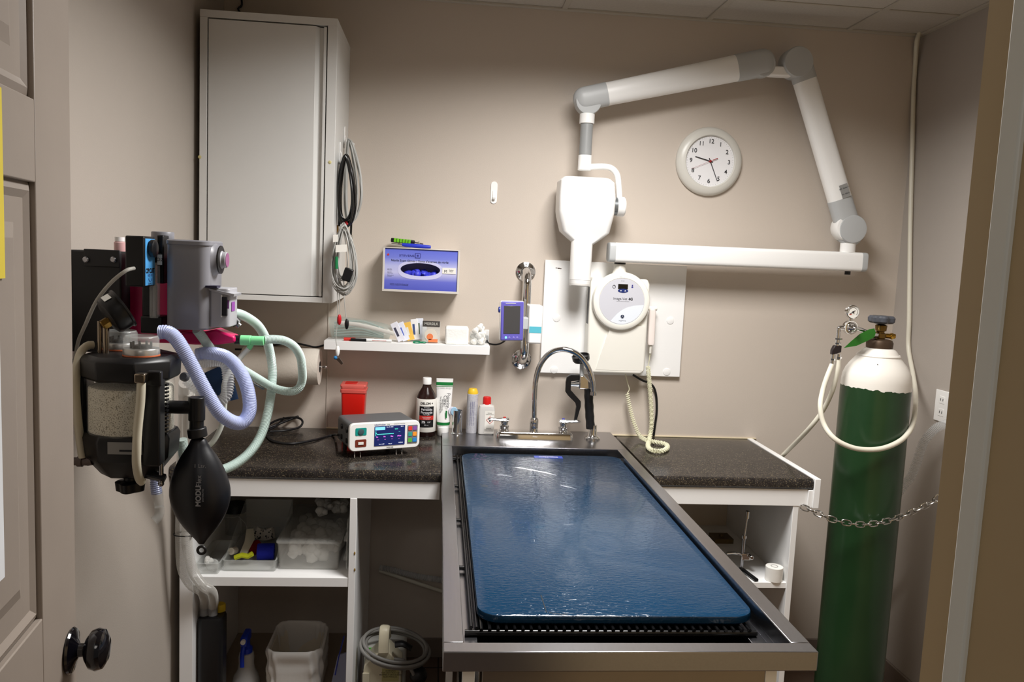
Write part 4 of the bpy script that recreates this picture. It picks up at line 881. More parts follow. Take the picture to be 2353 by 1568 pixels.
# yellow capped cylinder
c = at(1083, 990, -.075); c.z = dz; H = at(1083, 893, -.075).z-dz
t = thing('spray_can', 'slim white printed canister with a yellow cap behind the table back edge', 'canister', c)
bd = obj('can_body', lathe(B(), c, [(.022, 0), (.0235, .003), (.0235, H*.88), (.022, H*.885), (0, H*.885)], ZA, 32), mat('silver_grey_print', (196, 196, 202), .35, var=.1, vscale=120), t)
obj('cap', lathe(B(), c, [(.0225, H*.886), (.0225, H*.92), (.019, H*.97), (.016, H), (0, H)], ZA, 24), mat('yellow_cap', (236, 196, 50), .4), t)
r = .024
fa = -PI/2+.05
for k in range(3):
    text('DISPENSE FOR VETERINARY USE ONLY  0.5 mL', .0036, V(c.x-.008+.007*k, c.y-.0245, c.z+H*.45), printB, bd, -ZA, XA)
# white bottle with red cap
c = at(1116, 992, -.085); c.z = dz; H = at(1116, 912, -.085).z-dz
t = thing('solvent_bottle', 'squat translucent white bottle with a red cap left of the faucet', 'bottle', c)
obj('bottle_body', rbox(B(), c, [(0, .030, .024), (.003, .033, .027), (H*.68, .034, .027), (H*.76, .030, .024), (H*.80, .016, .016), (H*.84, .014, .014)], .010), mat('milky_plastic', (214, 212, 208), .35, alpha=.93), t)
obj('cap', lathe(B(), c, [(.0155, H*.79), (.0175, H*.80), (.017, H*.97), (.015, H), (0, H)], ZA, 24), mat('red_cap', (210, 30, 28), .35), t)
lb = decal('label', V(c.x+.012, c.y-.0275, c.z+H*.34), XA, ZA, .040, H*.60, paperM, t)
q = V(c.x+.014, c.y-.0285, c.z+H*.40)
bm = B()
for a in range(4):
    p0, p1 = [q+V(.015*math.cos(k*PI/2), 0, .015*math.sin(k*PI/2)) for k in (a, a+1)]; cyl(bm, p0, p1, .0008, seg=6)
obj('hazard_diamond', bm, printR, lb); bm = B(); ball(bm, q+ZA*.004, .004, 1, .15, 1, 10); box(bm, (q.x-.003, q.y, q.z-.007), (q.x+.003, q.y+.0005, q.z-.001)); obj('hazard_pictogram', bm, printM, lb)
text('Solvant\nCleaning fluid', .0042, V(c.x+.012, c.y-.0285, c.z+H*.57), printM, lb); text('DANGER\nKeep away from\nchildren and heat', .0038, V(c.x+.010, c.y-.0285, c.z+H*.14), printM, lb)
# vital signs monitor, rotated
fl_, fr_ = at(802, 1040, -.52), at(968, 1030, -.40)
ang = math.atan2(.105, .262)
zb = CT+.026
c = at(802, 1005, -.50); c.z = zb
m = Matrix.Translation(c) @ Matrix.Rotation(ang, 4, 'Z')
t = thing('vital_signs_monitor', 'white and grey vital signs monitor with a lit blue screen on the left counter', 'monitor', c)
W_, H_, D_ = .272, .104, .19
bm = B(); box(bm, (.006, .012, .003), (W_-.006, D_, H_-.003), m); obj('case', bm, mat('case_grey', (96, 98, 100), .4, var=.02), t, bevel=.014, segs=3)
def mrect(bm, x0, z0, x1, z1, y0, y1, r, n=6):
    R = []
    for y in (y0, y1): R.append([bm.verts.new(m @ V(x, y, z)) for x, z in rrect(x0, z0, x1, z1, r, n)])
    ring_join(bm, R); return bm
obj('front_bezel', mrect(B(), 0, 0, W_, H_, -.004, .014, .020), plasW, t, bevel=.003)
sc = obj('screen', mrect(B(), .094, .016, .212, .090, -.0062, -.004, .002), mat('lit_blue_screen', (24, 34, 84), .25, emit=.6, var=.02), t)
obj('button_panel', mrect(B(), .222, .018, .262, .088, -.0058, -.004, .003), mat('panel_dark_grey', (120, 122, 124), .4), t)
for k, (cl_, nm) in enumerate((((214, 60, 48), 'alarm'), ((130, 80, 160), 'x'), ((50, 150, 140), 'x'), ((238, 150, 50), 'x'), ((90, 170, 60), 'x'), ((40, 130, 200), 'x'))):
    x = .2325+.0185*(k % 2); z = .076-.0225*(k//2); obj('button', mrect(B(), x-.0075, z-.0075, x+.0075, z+.0075, -.0075, -.0058, .002), mat('btn%d' % k, cl_, .4, emit=.15), t)
for z, cl_, inner in ((.073, (20, 150, 140), 1), (.030, (120, 50, 34), 0)):
    pt = obj('port', mrect(B(), .022, z-.014, .064, z+.014, -.0052, -.003, .004), mat('port%d' % inner, cl_, .4), t)
    if inner: obj('socket', lathe(B(), m @ V(.043, -.005, z), [(.011, 0), (.011, .003), (.006, .004), (0, .004)], (m.to_3x3() @ N), 24), mat('socket_grey', (70, 90, 95), .4), pt)
    else: obj('socket', mrect(B(), .033, z-.005, .053, z+.005, -.0075, -.005, .001), paperM, pt)
MU, MN = (m.to_3x3() @ XA), (m.to_3x3() @ N)
def st(s, h, x, z, mm, y=-.0068, **k): return text(s, h, m @ V(x, y, z), mm, sc if y < -.005 else t, MU, ZA, **k)
cy = mat('screen_cyan', (80, 225, 190), .4, emit=1.5); mg = mat('screen_magenta', (225, 110, 225), .4, emit=1.5); wh = mat('screen_white', (220, 225, 240), .4, emit=1.0)
bm = B(); box(bm, (.096, -.0068, .0755), (.134, -.0063, .0875), m); obj('status_box', bm, mat('screen_sky', (110, 180, 220), .4, emit=1.0), sc)
bm = B(); box(bm, (.103, -.0068, .059), (.168, -.0063, .0605), m); box(bm, (.098, -.0068, .054), (.0995, -.0063, .072), m); box(bm, (.0975, -.0068, .062), (.103, -.0063, .0635), m); obj('trace_line', bm, cy, sc)
st('May 15, 2020', .0035, .152, .0855, wh); st('08:25', .0035, .20, .0855, wh); st('SpO2', .004, .178, .077, cy); st('---', .005, .19, .066, cy)
for k, s in enumerate(('Sys', 'Dia', 'Map', 'ePulse')): st(s, .0042, .104+.0285*k, .050, mg, bold=.02); st('---', .005, .108+.027*k, .040, mg)
st('Start NIBP', .0035, .122, .022, wh); st('Manual', .0035, .155, .022, wh); st('MENU', .0045, .196, .024, wh)
st('LifeWindow', .0062, .115, .095, printB, y=-.0045, bold=.02); st('Lite', .005, .147, .095, grn, y=-.0045); st('VETERINARY MONITOR', .003, .19, .095, printM, y=-.0045); st('DIGICARE', .0042, .155, .0075, printM, y=-.0045, bold=.02)
for dx in (.03, .19):
    bm = B()
    for e_ in (0, .022): tube(bm, [m @ V(dx+e_, .03, .002), m @ V(dx+e_-.004, .012, -.012), m @ V(dx+e_-.006, .004, -.0255)], .0022, seg=8)
    obj('stand_leg', bm, chrome, t)
for dx in (.03, .20):
    bm = B(); q = m @ V(dx, D_-.03, 0); cyl(bm, V(q.x, q.y, CT), V(q.x, q.y, zb+.006), .008); obj('rear_foot', bm, blackR, t)
for z, y in ((.07, .05), (.07, .12), (.03, .05), (.03, .12)):
    q = m @ V(.0065, y, z); bm = B(); lathe(bm, q, [(.010, 0), (.010, .004), (.006, .005), (0, .005)], -MU, 18); obj('side_socket', bm, blackM, t)
# black cords on the left counter
tag(obj('power_cord', tube(B(), [m @ V(.0, .15, .03)]+[atZ(x, y, CT+.006) for x, y in ((765, 1000), (720, 1012), (670, 1020), (630, 1015), (612, 1000), (608, 985))]+[at(612, 960, -.06), at(620, 930, -.05), at(622, 905, -.05)], .0048), blackR), 'black cord from the back of the vital signs monitor to the wall', 'cord')
bm = B()
for P in ([(608, 982, 0), (640, 965, .03), (680, 960, .04), (695, 968, .03), (688, 982, .01), (655, 990, .006), (620, 992, .006)], [(600, 988, 0), (618, 960, .03), (640, 938, .05), (660, 932, .06), (662, 945, .05), (640, 975, .02), (615, 990, .006)], [(598, 990, 0), (640, 975, .02), (690, 955, .045)]):
    tube(bm, [atZ(x, y, CT+.006+dz_) for x, y, dz_ in P], .0046)
tag(obj('coiled_power_cord', bm, blackR), 'loosely coiled black power cord at the back of the left counter', 'cord')
tag(obj('power_cord', tube(B(), [at(x, y, Y) for x, y, Y in ((540, 803, -.05), (580, 803, -.02), (620, 795, -.012), (670, 789, -.01), (700, 793, -.01), (725, 798, -.01), (750, 792, -.01))], .004), blackR), 'black cord along the wall between the towel roll and the shelf', 'cord')
# paper towels
c0, c1 = at(560, 838, -.11), at(735, 843, -.11); c1.z = c0.z = (c0.z+c1.z)/2
t = thing('paper_towel_roll', 'off-white paper towel roll on a chrome rod under the wall cabinet', 'paper towel', c0.lerp(c1, .5)-ZA*.073)
bm = B(); R_ = .074; rs = []
d = (c1-c0).normalized()
lathe(bm, c0, [(.022, 0), (R_, 0), (R_, (c1-c0).length), (.022, (c1-c0).length)], d, 48); obj('towel', bm, mat('paper_towel', (226, 218, 206), .95, bump=.4, bscale=120), t)
obj('core', lathe(B(), c1, [(.0225, -.01), (.0225, .0012), (0, .0012)], d, 24), darkP, t)
bm = B(); cyl(bm, c0, c1+d*.018, .0045); ball(bm, c1+d*.024, .0065, seg=12); obj('rod', bm, chrome, t)
bm = B(); box(bm, (c0.x-.004, -.115, c0.z-.01), (c0.x+.0, -.001, c0.z+.01)); obj('bracket', bm, chrome, t)
# ================================================================ OXYGEN CYLINDER
TKY = -.60
def tk(px, py, dy=0): return at(px, py, TKY+dy)
ax = tk(2013, 895); TXc = ax.x; R_ = .122
TXb = tk(1972, 1300).x; TXc = (TXc+TXb)/2
t = thing('oxygen_cylinder', 'tall dark green gas cylinder with a white painted shoulder, standing in the right corner', 'gas cylinder', V(TXc, TKY, FL))
zs = tk(2013, 868).z; zt = tk(2020, 800).z
base = V(TXc, TKY, FL)
ztop = zt-FL; zsh = tk(2013, 891).z-FL
bmt = B(); prof = [(R_*.96, 0), (R_, .012)]+[(R_, zsh*k/12) for k in range(1, 12)]+[(R_, zsh)]
hs = (ztop-zsh)/90
for h_, f_ in ((16, .992), (30, .965), (42, .90), (54, .80), (64, .69), (72, .60), (74, .585), (76, .57), (84, .50), (88, .44), (90, .38)): prof.append((R_*f_, zsh+h_*hs))
prof += [(0, ztop)]
lathe(bmt, base, prof, ZA, 64)
# paint: green below, white shoulder above, a ragged hand painted border
gm = bpy.data.materials.new('cylinder_paint'); gm.use_nodes = True; nt = gm.node_tree; p_ = nt.nodes['Principled BSDF']
tc = nt.nodes.new('ShaderNodeTexCoord'); sp = nt.nodes.new('ShaderNodeSeparateXYZ'); nt.links.new(tc.outputs['Object'], sp.inputs[0])
nz = nt.nodes.new('ShaderNodeTexNoise'); nz.inputs['Scale'].default_value = 45; nz.inputs['Detail'].default_value = 5; nt.links.new(tc.outputs['Object'], nz.inputs[0])
ma = nt.nodes.new('ShaderNodeMath'); ma.operation = 'MULTIPLY_ADD'; nt.links.new(nz.outputs[0], ma.inputs[0]); ma.inputs[1].default_value = .020; nt.links.new(sp.outputs[2], ma.inputs[2])
gt_ = nt.nodes.new('ShaderNodeMath'); gt_.operation = 'GREATER_THAN'; nt.links.new(ma.outputs[0], gt_.inputs[0]); gt_.inputs[1].default_value = zsh+.012
sk = nt.nodes.new('ShaderNodeMath'); sk.operation = 'MULTIPLY_ADD'; nt.links.new(sp.outputs[0], sk.inputs[0]); sk.inputs[1].default_value = .03; nt.links.new(ma.outputs[0], sk.inputs[2]); nt.links.new(sk.outputs[0], gt_.inputs[0])
n3 = nt.nodes.new('ShaderNodeTexNoise'); n3.inputs['Scale'].default_value = 5; nt.links.new(tc.outputs['Object'], n3.inputs[0])
g2 = nt.nodes.new('ShaderNodeValToRGB'); nt.links.new(n3.outputs[0], g2.inputs[0]); g2.color_ramp.elements[0].position = .3; g2.color_ramp.elements[1].position = .7
g2.color_ramp.elements[0].color = lin((27, 55, 30))+(1,); g2.color_ramp.elements[1].color = lin((33, 63, 35))+(1,)
mx = nt.nodes.new('ShaderNodeMix'); mx.data_type = 'RGBA'; nt.links.new(gt_.outputs[0], mx.inputs[0]); nt.links.new(g2.outputs[0], mx.inputs[6]); mx.inputs[7].default_value = lin((232, 228, 220))+(1,)
nt.links.new(mx.outputs[2], p_.inputs['Base Color']); p_.inputs['Roughness'].default_value = .28
n4 = nt.nodes.new('ShaderNodeTexNoise'); n4.inputs['Scale'].default_value = 30; nt.links.new(tc.outputs['Object'], n4.inputs[0]); bp = nt.nodes.new('ShaderNodeBump'); bp.inputs['Strength'].default_value = .15; bp.inputs['Distance'].default_value = .003
nt.links.new(n4.outputs[0], bp.inputs['Height']); nt.links.new(bp.outputs[0], p_.inputs['Normal'])
obj('cylinder_body', bmt, gm, t)
top = base+ZA*ztop; vx = TXc
obj('shoulder_ridge', lathe(B(), base+ZA*(zsh+72*hs), [(R_*.50, .010), (R_*.60, .007), (R_*.625, .002), (R_*.61, -.003), (R_*.5, -.003)], ZA, 48), mat('shoulder_white', (232, 228, 220), .3), t)
bm = B(); lathe(bm, top, [(.040, -.004), (.046, .002), (.047, .02), (.042, .030), (.030, .033), (0, .033)], ZA, 40); obj('neck_ring', bm, iron, t)
bm = B(); lathe(bm, top+ZA*.03, [(.016, 0), (.016, .006), (.020, .008), (.020, .024), (.013, .027), (.013, .032), (.019, .034), (.021, .054), (.014, .057), (.008, .058), (.008, .066)], ZA, 24); vb = obj('valve_body', bm, mat('valve_brass', (112, 88, 44), .38, .9), t)
bm = B(); cyl(bm, top+V(.015, -.004, .046), top+V(.050, -.012, .046), .009); cyl(bm, top+V(.034, -.008, .046), top+V(.042, -.010, .046), .013, seg=6); obj('safety_outlet', bm, mat('bright_brass', (200, 160, 70), .25, 1), vb)
bm = B(); prf = [(.010, 0), (.036, .004), (.043, .010), (.044, .024), (.038, .031), (.012, .030), (0, .026)]
q = top+ZA*.088; rs = []
for r_, h in prf: rs.append([bm.verts.new(q+V(math.cos(2*PI*i/64), math.sin(2*PI*i/64), 0)*max(.0005, r_*(1+(.10 if r_ > .03 else 0)*math.cos(2*PI*i/64*7)))+ZA*h) for i in range(64)])
ring_join(bm, rs); obj('handwheel', bm, mat('handwheel_grey', (70, 73, 80), .4), t)
# markings
bm = B(); box(bm, (-.018, 0, -.002), (.018, .001, .002), Matrix.Translation(V(TXc-.03, TKY-R_*.66, base.z+ztop-.056)) @ Matrix.Rotation(.25, 4, 'Y') @ Matrix.Rotation(-.9, 4, 'X')); obj('stamp_mark', bm, printM, t)
# regulator
gy_ = TKY-.03
t = thing('gas_regulator', 'chrome regulator with a round gauge and a black splitter, on the cylinder valve', 'regulator', at(1954, 775, gy_))
rb = at(1953, 753, gy_); vz = top.z+.050
rb.z = at(1953, 753, gy_).z
obj('inlet_stem', sweep(B(), smooth([V(vx-.012, gy_+.03, vz), V(vx-.04, gy_+.012, vz), V(rb.x+.02, gy_, rb.z)], .004), lambda i, n: .0085 if i > n*.35 else .0125, 16), chrome, t)
obj('regulator_body', lathe(B(), V(rb.x, gy_+.018, rb.z), [(.020, 0), (.024, .006), (.025, .022), (.0245, .028), (.018, .030), (.017, .040), (.012, .046), (.010, .052), (.004, .058), (0, .058)], N, 36), chrome, t)
bm = B(); lathe(bm, V(rb.x, gy_-.009, rb.z), [(.0245, 0), (.0245, .0015), (.0185, .0018), (.018, 0)], N, 36); obj('rating_ring', bm, paperM, t)
gp = V(at(1957.5, 717, gy_-.005).x, gy_-.005, at(1957.5, 717, gy_-.005).z); 
gc = obj('gauge', lathe(B(), gp+YA*.008, [(.021, 0), (.0245, .002), (.0245, .017), (.0225, .0185), (.0215, .015), (0, .015)], N, 36), chrome, t)
gf = gp+YA*.008+N*.0157; obj('gauge_face', lathe(B(), gf, [(.0215, 0), (.0215, .0004), (0, .0005)], N, 32), paperM, gc)
bm = B(); cyl(bm, gf+N*.001+V(-.012, 0, -.008), gf+N*.001+V(.008, 0, .006), .0010, seg=6); obj('needle', bm, printM, gc)
bm = B(); tube(bm, [gf+N*.0008+V(.0165*math.cos(a), 0, .0165*math.sin(a)) for a in [-.6+k*.4 for k in range(11)]], .0006, .004, 6); cyl(bm, gf+N*.001, gf+N*.003, .003); obj('scale_marks', bm, printM, gc)
bm = B(); box(bm, (-.013, 0, -.001), (-.005, .0006, .0015), Matrix.Translation(gf+N*.001+ZA*-.009)); obj('red_zone', bm, printR, gc)
bm = B(); cyl(bm, V(gp.x, gy_, gp.z-.02), V(rb.x, gy_, rb.z+.02), .006); obj('gauge_stem', bm, chrome, t)
e1, e2 = at(1927, 757, gy_), at(1927, 800, gy_); e1.z = rb.z-.002
bm = B(); tube(bm, [V(rb.x-.02, gy_, e1.z), V(e1.x+.006, gy_, e1.z), V(e1.x, gy_, e1.z-.004), V(e1.x, gy_, e1.z-.02), V(e1.x, gy_, e2.z+.0)], .0075, .003, 14); obj('elbow', bm, chrome, t)
bm = B(); cyl(bm, V(e1.x, gy_, e2.z+.031), V(e1.x, gy_, e2.z+.036), .0155, seg=6); cyl(bm, V(e1.x, gy_, e2.z+.014), V(e1.x, gy_, e2.z+.020), .012, seg=6); obj('fitting', bm, chrome, t)
y0_ = at(1924, 803, gy_); bm = B(); P = [V(e1.x-.012, gy_-.008, y0_.z+.014), V(e1.x+.014, gy_-.008, y0_.z+.014), V(e1.x+.014, gy_-.008, y0_.z-.010), V(e1.x-.003, gy_-.008, y0_.z-.016), V(e1.x-.020, gy_-.008, y0_.z-.020), V(e1.x-.020, gy_-.008, y0_.z-.004)]; prism(bm, P, V(0, .018, 0)); obj('splitter', bm, mat('brown_black_plastic', (34, 26, 28), .4), t, bevel=.002)
for a, b_ in (((1928, 814), (1927, 830)), ((1915, 814), (1912, 840))): bm = B(); a, b_ = at(*a, gy_), at(*b_, gy_); cyl(bm, a, b_, .0075); m_ = a.lerp(b_, .4); cyl(bm, m_, m_+(b_-a).normalized()*.006, .0105, seg=6); obj('hose_connector', bm, chrome, t)
hy = gy_
P = [at(1912, 838, hy), at(1900, 868, hy-.01), at(1890, 900, hy-.02), at(1885, 935, hy-.05), at(1893, 975, TKY-.10), at(1917, 1008, TKY-.135), at(1955, 1028, TKY-.148), at(1995, 1034, TKY-.148), at(2035, 1029, TKY-.145), at(2072, 1011, TKY-.13), at(2093, 985, TKY-.08), at(2102, 950, TKY), at(2104, 905, -.40), at(2098, 860, -.25), at(2091, 800, -.16), atX(2089, 735, RW-.015), atX(2090, 640, RW-.015), atX(2092, 500, RW-.015), atX(2096, 350, RW-.015), atX(2099, 220, RW-.015), atX(2103, 150, RW-.015), at(2106, 100, -.035), at(2112, 76, -.035)]
for q in P: q.x = min(q.x, RW-.014)
tag(obj('gas_hose', tube(B(), P, .0092, .008, 14), hoseW), 'white hose looping in front of the green cylinder and up the corner to the ceiling', 'hose')
P = [at(1927, 828, hy), at(1924, 856, hy), at(1912, 900, hy+.02), at(1890, 945, hy+.06), at(1855, 990, hy+.12), at(1800, 1046, -.30), at(1770, 1075, -.2), at(1752, 1110, -.05)]
tag(obj('gas_hose', tube(B(), P, .0085, .008, 14), hoseW), 'white hose running from the splitter down behind the right countertop', 'hose')
bm = B(); q0 = at(2011, 757, TKY-.045)
P = [at(x, y, TKY-.045) for x, y in ((1939, 800), (1955, 785), (1975, 768), (1997, 757), (2009, 755), (2012, 765), (2009, 775), (1990, 785), (1968, 795), (1955, 797))]
prism(bm, P, V(0, -.0012, 0)); tg = tag(obj('hang_tag', bm, mat('green_tag', (40, 110, 30), .2, var=.2)), 'glossy green pointed tag hanging from the cylinder valve', 'tag')
# chain
t = thing('chain', 'steel safety chain strung from the counter across the green cylinder', 'chain', at(1980, 1205, -.78))
ck = [at(1842, 1165, -.655), at(1868, 1175, -.68), at(1908, 1193, -.72), at(1950, 1203, -.745), at(1985, 1206, -.75), at(2030, 1200, -.75), at(2075, 1186, -.75), at(2115, 1168, -.76), at(2150, 1150, -.77), at(2185, 1122, -.79)]
q = atX(2300, 1040, RW-.003); ck += [V(RW-.02, -.86, ck[-1].z+.06)]
Q = smooth(ck, .0245); lk = None
for i in range(len(Q)-1):
    c = (Q[i]+Q[i+1])/2; d = (Q[i+1]-Q[i]).normalized(); s = d.cross(V(0, -1, .2)).normalized(); n_ = d.cross(s)
    sd = s if i % 2 == 0 else n_
    L_ = .0168; W_ = .0100; P = []
    for k in range(12):
        a = 2*PI*k/12; P.append(c+d*(math.copysign(L_-W_, math.cos(a))*(abs(math.cos(a)) > .01)+math.cos(a)*W_)+sd*math.sin(a)*W_)
    bm = B(); sweep(bm, P, .0025, 8, True); obj('link', bm, mat('zinc_chain', (190, 188, 184), .22, 1), t)
# right wall outlet and clear hose
p = atX(2165, 930, RW-.004); t = thing('wall_outlet', 'white electrical outlet on the right wall beside the door frame', 'outlet', V(RW-.003, p.y, p.z-.07))
zt_, zb_ = atX(2158, 895, RW).z, atX(2158, 968, RW).z; hw2 = .045
bm = B(); box(bm, (RW-.006, p.y-hw2, zb_), (RW-.0005, p.y+hw2, zt_)); obj('cover_plate', bm, plasW, t, bevel=.002)
for k in (.3, .7):
    z = zb_+(zt_-zb_)*k; so = obj('socket', box(B(), (RW-.0075, p.y-.017, z-.015), (RW-.005, p.y+.017, z+.015)), plasW, t, bevel=.003)
    bm = B(); box(bm, (RW-.0082, p.y-.009, z-.004), (RW-.0074, p.y-.006, z+.006)); box(bm, (RW-.0082, p.y+.006, z-.004), (RW-.0074, p.y+.009, z+.006)); obj('slots', bm, darkP, so)
chose = mat('clear_corrugated_hose', (225, 228, 230), .18, alpha=.38, var=.02)
P = [atX(2230, 960, RW-.03), atX(2185, 972, RW-.05), at(2150, 985, -.50), at(2122, 1018, -.48), at(2108, 1058, -.47), at(2092, 1098, -.46), at(2070, 1125, -.45), at(2040, 1180, -.42), at(2010, 1300, -.25), at(1990, 1400, -.2), V(1.75, -.2, FL+.02)]
for q in P: q.x = min(q.x, RW-.022)
tag(obj('corrugated_hose', corr(B(), P, .0165, .006, .1), chose), 'clear corrugated hose curving down behind the oxygen cylinder', 'hose')
# hoses on the wall under the table
tag(obj('gas_hose', tube(B(), [at(x, y, Y) for x, y, Y in ((872, 1312, -.02), (885, 1316, -.02), (935, 1333, -.02), (1017, 1360, -.02), (1100, 1385, -.03), (1200, 1400, -.03))], .0085, .01, 12), hoseW), 'white hose along the wall below the counter, left of the table', 'hose')
tag(obj('corrugated_hose', corr(B(), [at(x, y, Y) for x, y, Y in ((872, 1305, -.02), (900, 1310, -.02), (960, 1325, -.02), (1017, 1334, -.02), (1120, 1350, -.03))], .013, .006, .1), chose), 'clear corrugated hose along the wall just above the white one, under the counter', 'hose')
# ================================================================ LEFT COMPARTMENT
SZ = .519
def os_(px, py, Y): p = at(px, py, Y); return p
# jar with black lid
c = at(540, 1290, -.20); c.z = SZ; zl = at(540, 1172, -.20).z
t = thing('jar', 'tall clear jar with a black lid at the back of the shelf', 'jar', c)
obj('jar_wall', lathe(B(), c, [(.040, .0005), (.043, .004), (.043, zl-SZ-.03), (.036, zl-SZ-.012), (.036, zl-SZ)], ZA, 32), clearM, t)
obj('lid', lathe(B(), V(c.x, c.y, zl), [(.037, -.008), (.043, -.006), (.043, .024), (.040, .028), (0, .028)], ZA, 32), blackM, t)
bm = B(); tube(bm, [V(c.x+.030, c.y-.045, zl-.02), V(c.x+.055, c.y-.06, zl-.04), V(c.x+.065, c.y-.07, zl-.08)], .0008, seg=5); tube(bm, [V(c.x-.03, c.y-.045, zl-.018), V(c.x, c.y-.047, zl-.016), V(c.x+.03, c.y-.045, zl-.02), V(c.x+.035, c.y-.05, zl-.10)], .0008, seg=5); obj('string', bm, plasW, t)
def tray(nm, label, cat, x0, x1, y0, y1, z, h, flare, m, rim=True, wt=.003):
    t = thing(nm, label, cat, V((x0+x1)/2, (y0+y1)/2, z)); cx, cy = (x0+x1)/2, (y0+y1)/2; hx, hy_ = (x1-x0)/2, (y1-y0)/2
    bm = B(); R = []
    for zz, s in ((.0004, -flare), (.003, -flare+.002), (h, 0), (h+.002, .003) if rim else (h, 0.0002), (h+.002, -wt), (.005, -flare-wt+.002), (.0045, -flare-.012)):
        R.append([bm.verts.new(V(cx+x, cy+y, z+zz)) for x, y in rrect(-hx-s, -hy_-s, hx+s, hy_+s, max(.004, .010+s), 3)])
    ring_join(bm, R); obj('wall', bm, m, t); return t
x0, x1 = at(455, 1310, -.60).x, at(508, 1310, -.60).x
st_ = tray('clear_tray', 'small shallow clear tray at the left end of the shelf', 'tray', x0, x1, -.63, -.40, SZ, at(480, 1293, -.62).z-SZ-.002, .005, clear2)
q = V((x0+x1)/2+.012, -.60, SZ+.006); tag(obj('plastic_cap', lathe(B(), q+ZA*.018, [(.020, 0), (.022, .002), (.022, .012), (.018, .015), (.012, .015), (.012, .006), (0, .006)], V(0, -1, .35), 24), clear2), 'clear round cap lying in the small tray on the shelf', 'cup')  # a clear plastic cap lying in the tray
tag(obj('cotton_ball', fluff(B(), V((x0+x1)/2-.012, -.56, SZ+.024), .016, random.Random(8), 7), cottonM, soft=True), 'white cotton wad in the small tray at the shelf left end', 'cotton')
x0, x1 = at(517, 1300, -.57).x, at(637, 1300, -.57).x; hb = at(576, 1284, -.57).z-SZ
bt_ = tray('clear_bin', 'clear open bin of bandage wraps in the middle of the shelf', 'bin', x0, x1, -.60, -.25, SZ, hb+.002, .003, clear2)
bm = B(); box(bm, (x0+.002, -.27, SZ+.006), (x1-.002, -.262, SZ+.16)); prism(bm, [V(x0+.001, -.59, SZ+hb), V(x0+.001, -.27, SZ+.16), V(x0+.001, -.27, SZ+hb)], V(.002, 0, 0)); prism(bm, [V(x1-.003, -.59, SZ+hb), V(x1-.003, -.27, SZ+.16), V(x1-.003, -.27, SZ+hb)], V(.002, 0, 0)); obj('high_back', bm, clear2, bt_)
def roll(label, px, py, Y, r, h, ax_, m, nm='bandage_roll'):
    c = at(px, py, Y); t = thing(nm, label, 'bandage roll', c-ZA*r); ax_ = ax_.normalized()
    obj('wrap', lathe(B(), c-ax_*h/2, [(r*.4, 0), (r*.97, 0), (r, .002), (r, h-.002), (r*.97, h), (r*.4, h)], ax_, 28), m, t); obj('core', lathe(B(), c-ax_*h/2, [(r*.4, .0), (r*.4, h), (r*.32, h), (r*.32, 0)], ax_, 20), paperM, t); return t
roll('royal blue bandage roll in the clear bin', 611, 1268, -.48, .030, .060, V(1, .1, 0), mat('royal_blue_wrap', (24, 36, 175), .8, bump=.8, bscale=150))
roll('dark red bandage roll behind the white strip in the clear bin', 583, 1262, -.42, .026, .05, V(.6, .6, .2), mat('red_wrap', (150, 18, 20), .8, bump=.8, bscale=150))
roll('small white and orange tape roll lying in the clear bin', 536, 1266, -.50, .013, .032, V(-.25, -1, .2), mat('tape_white', (232, 222, 206), .6))
bm = B(); sweep(bm, [at(x, y, -.55) for x, y in ((540, 1282), (556, 1276), (570, 1279), (580, 1273))], (.0095, .012), 8, up=ZA); tag(obj('folded_wrap', bm, mat('acid_yellow_wrap', (200, 205, 30), .8, bump=.8, bscale=130)), 'crumpled yellow-green wrap at the front of the clear bin', 'wrap')
bm = B(); prism(bm, [at(549, 1276, -.53), at(566, 1276, -.53), at(585, 1240, -.45), at(582, 1216, -.42), at(566, 1218, -.42), at(562, 1245, -.46)], V(.0, .004, .001)); tag(obj('gauze_strip', bm, mat('cream_strip', (214, 208, 186), .8)), 'long cream gauze strip standing up in the clear bin', 'gauze')
c = at(606, 1232, -.36); bm = B(); sweep(bm, smooth([at(585, 1222, -.36), at(605, 1230, -.35), at(628, 1225, -.36)], .006), lambda i, n: (.022, .010), 12, shape=.7, up=ZA)
pw = tag(obj('folded_bandana', bm, mat('white_cloth', (205, 200, 192), .8)), 'folded white cloth with black spots at the back of the clear bin', 'cloth')
bm = B(); rg = random.Random(5)
for k in range(22): p = at(585+rg.uniform(0, 42), 1227+rg.uniform(-12, 12), -.373); ball(bm, p, .0028*rg.uniform(.7, 1.5), 1, .3, 1, 6)
obj('printed_spots', bm, printM, pw)
# clear cotton box
x0, x1 = at(640, 1310, -.55).x, at(783, 1310, -.55).x; hb = at(710, 1248, -.57).z-SZ
bt_ = tray('clear_storage_box', 'large clear lidded box full of white cotton on the shelf', 'box', x0, x1, -.585, -.16, SZ, hb, .010, mat('cloudy_plastic', (215, 214, 208), .25, alpha=.30))
bm = B(); P = rrect(x0-.004, -.592, x1+.004, -.155, .012, 3); prism(bm, [V(x, y, SZ+hb+.004) for x, y in P], V(0, 0, .006)); obj('lid', bm, mat('cloudy_plastic', (215, 214, 208)), bt_, bevel=.001)
bm = B(); rg = random.Random(12)
for k in range(50): fluff(bm, V(rg.uniform(x0+.035, x1-.035), rg.uniform(-.555, -.19), SZ+.03+rg.uniform(0, hb-.055)), .028, rg, 4)
co = tag(obj('cotton_wadding', bm, cottonM, soft=True), 'loose white cotton wadding filling the clear lidded box', 'cotton'); co['kind'] = 'stuff'
bm = B()
for k in range(9): fluff(bm, V(rg.uniform(x0+.05, x1-.04), rg.uniform(-.30, -.20), SZ+hb+.010+rg.uniform(.014, .020)), .026, rg, 4)
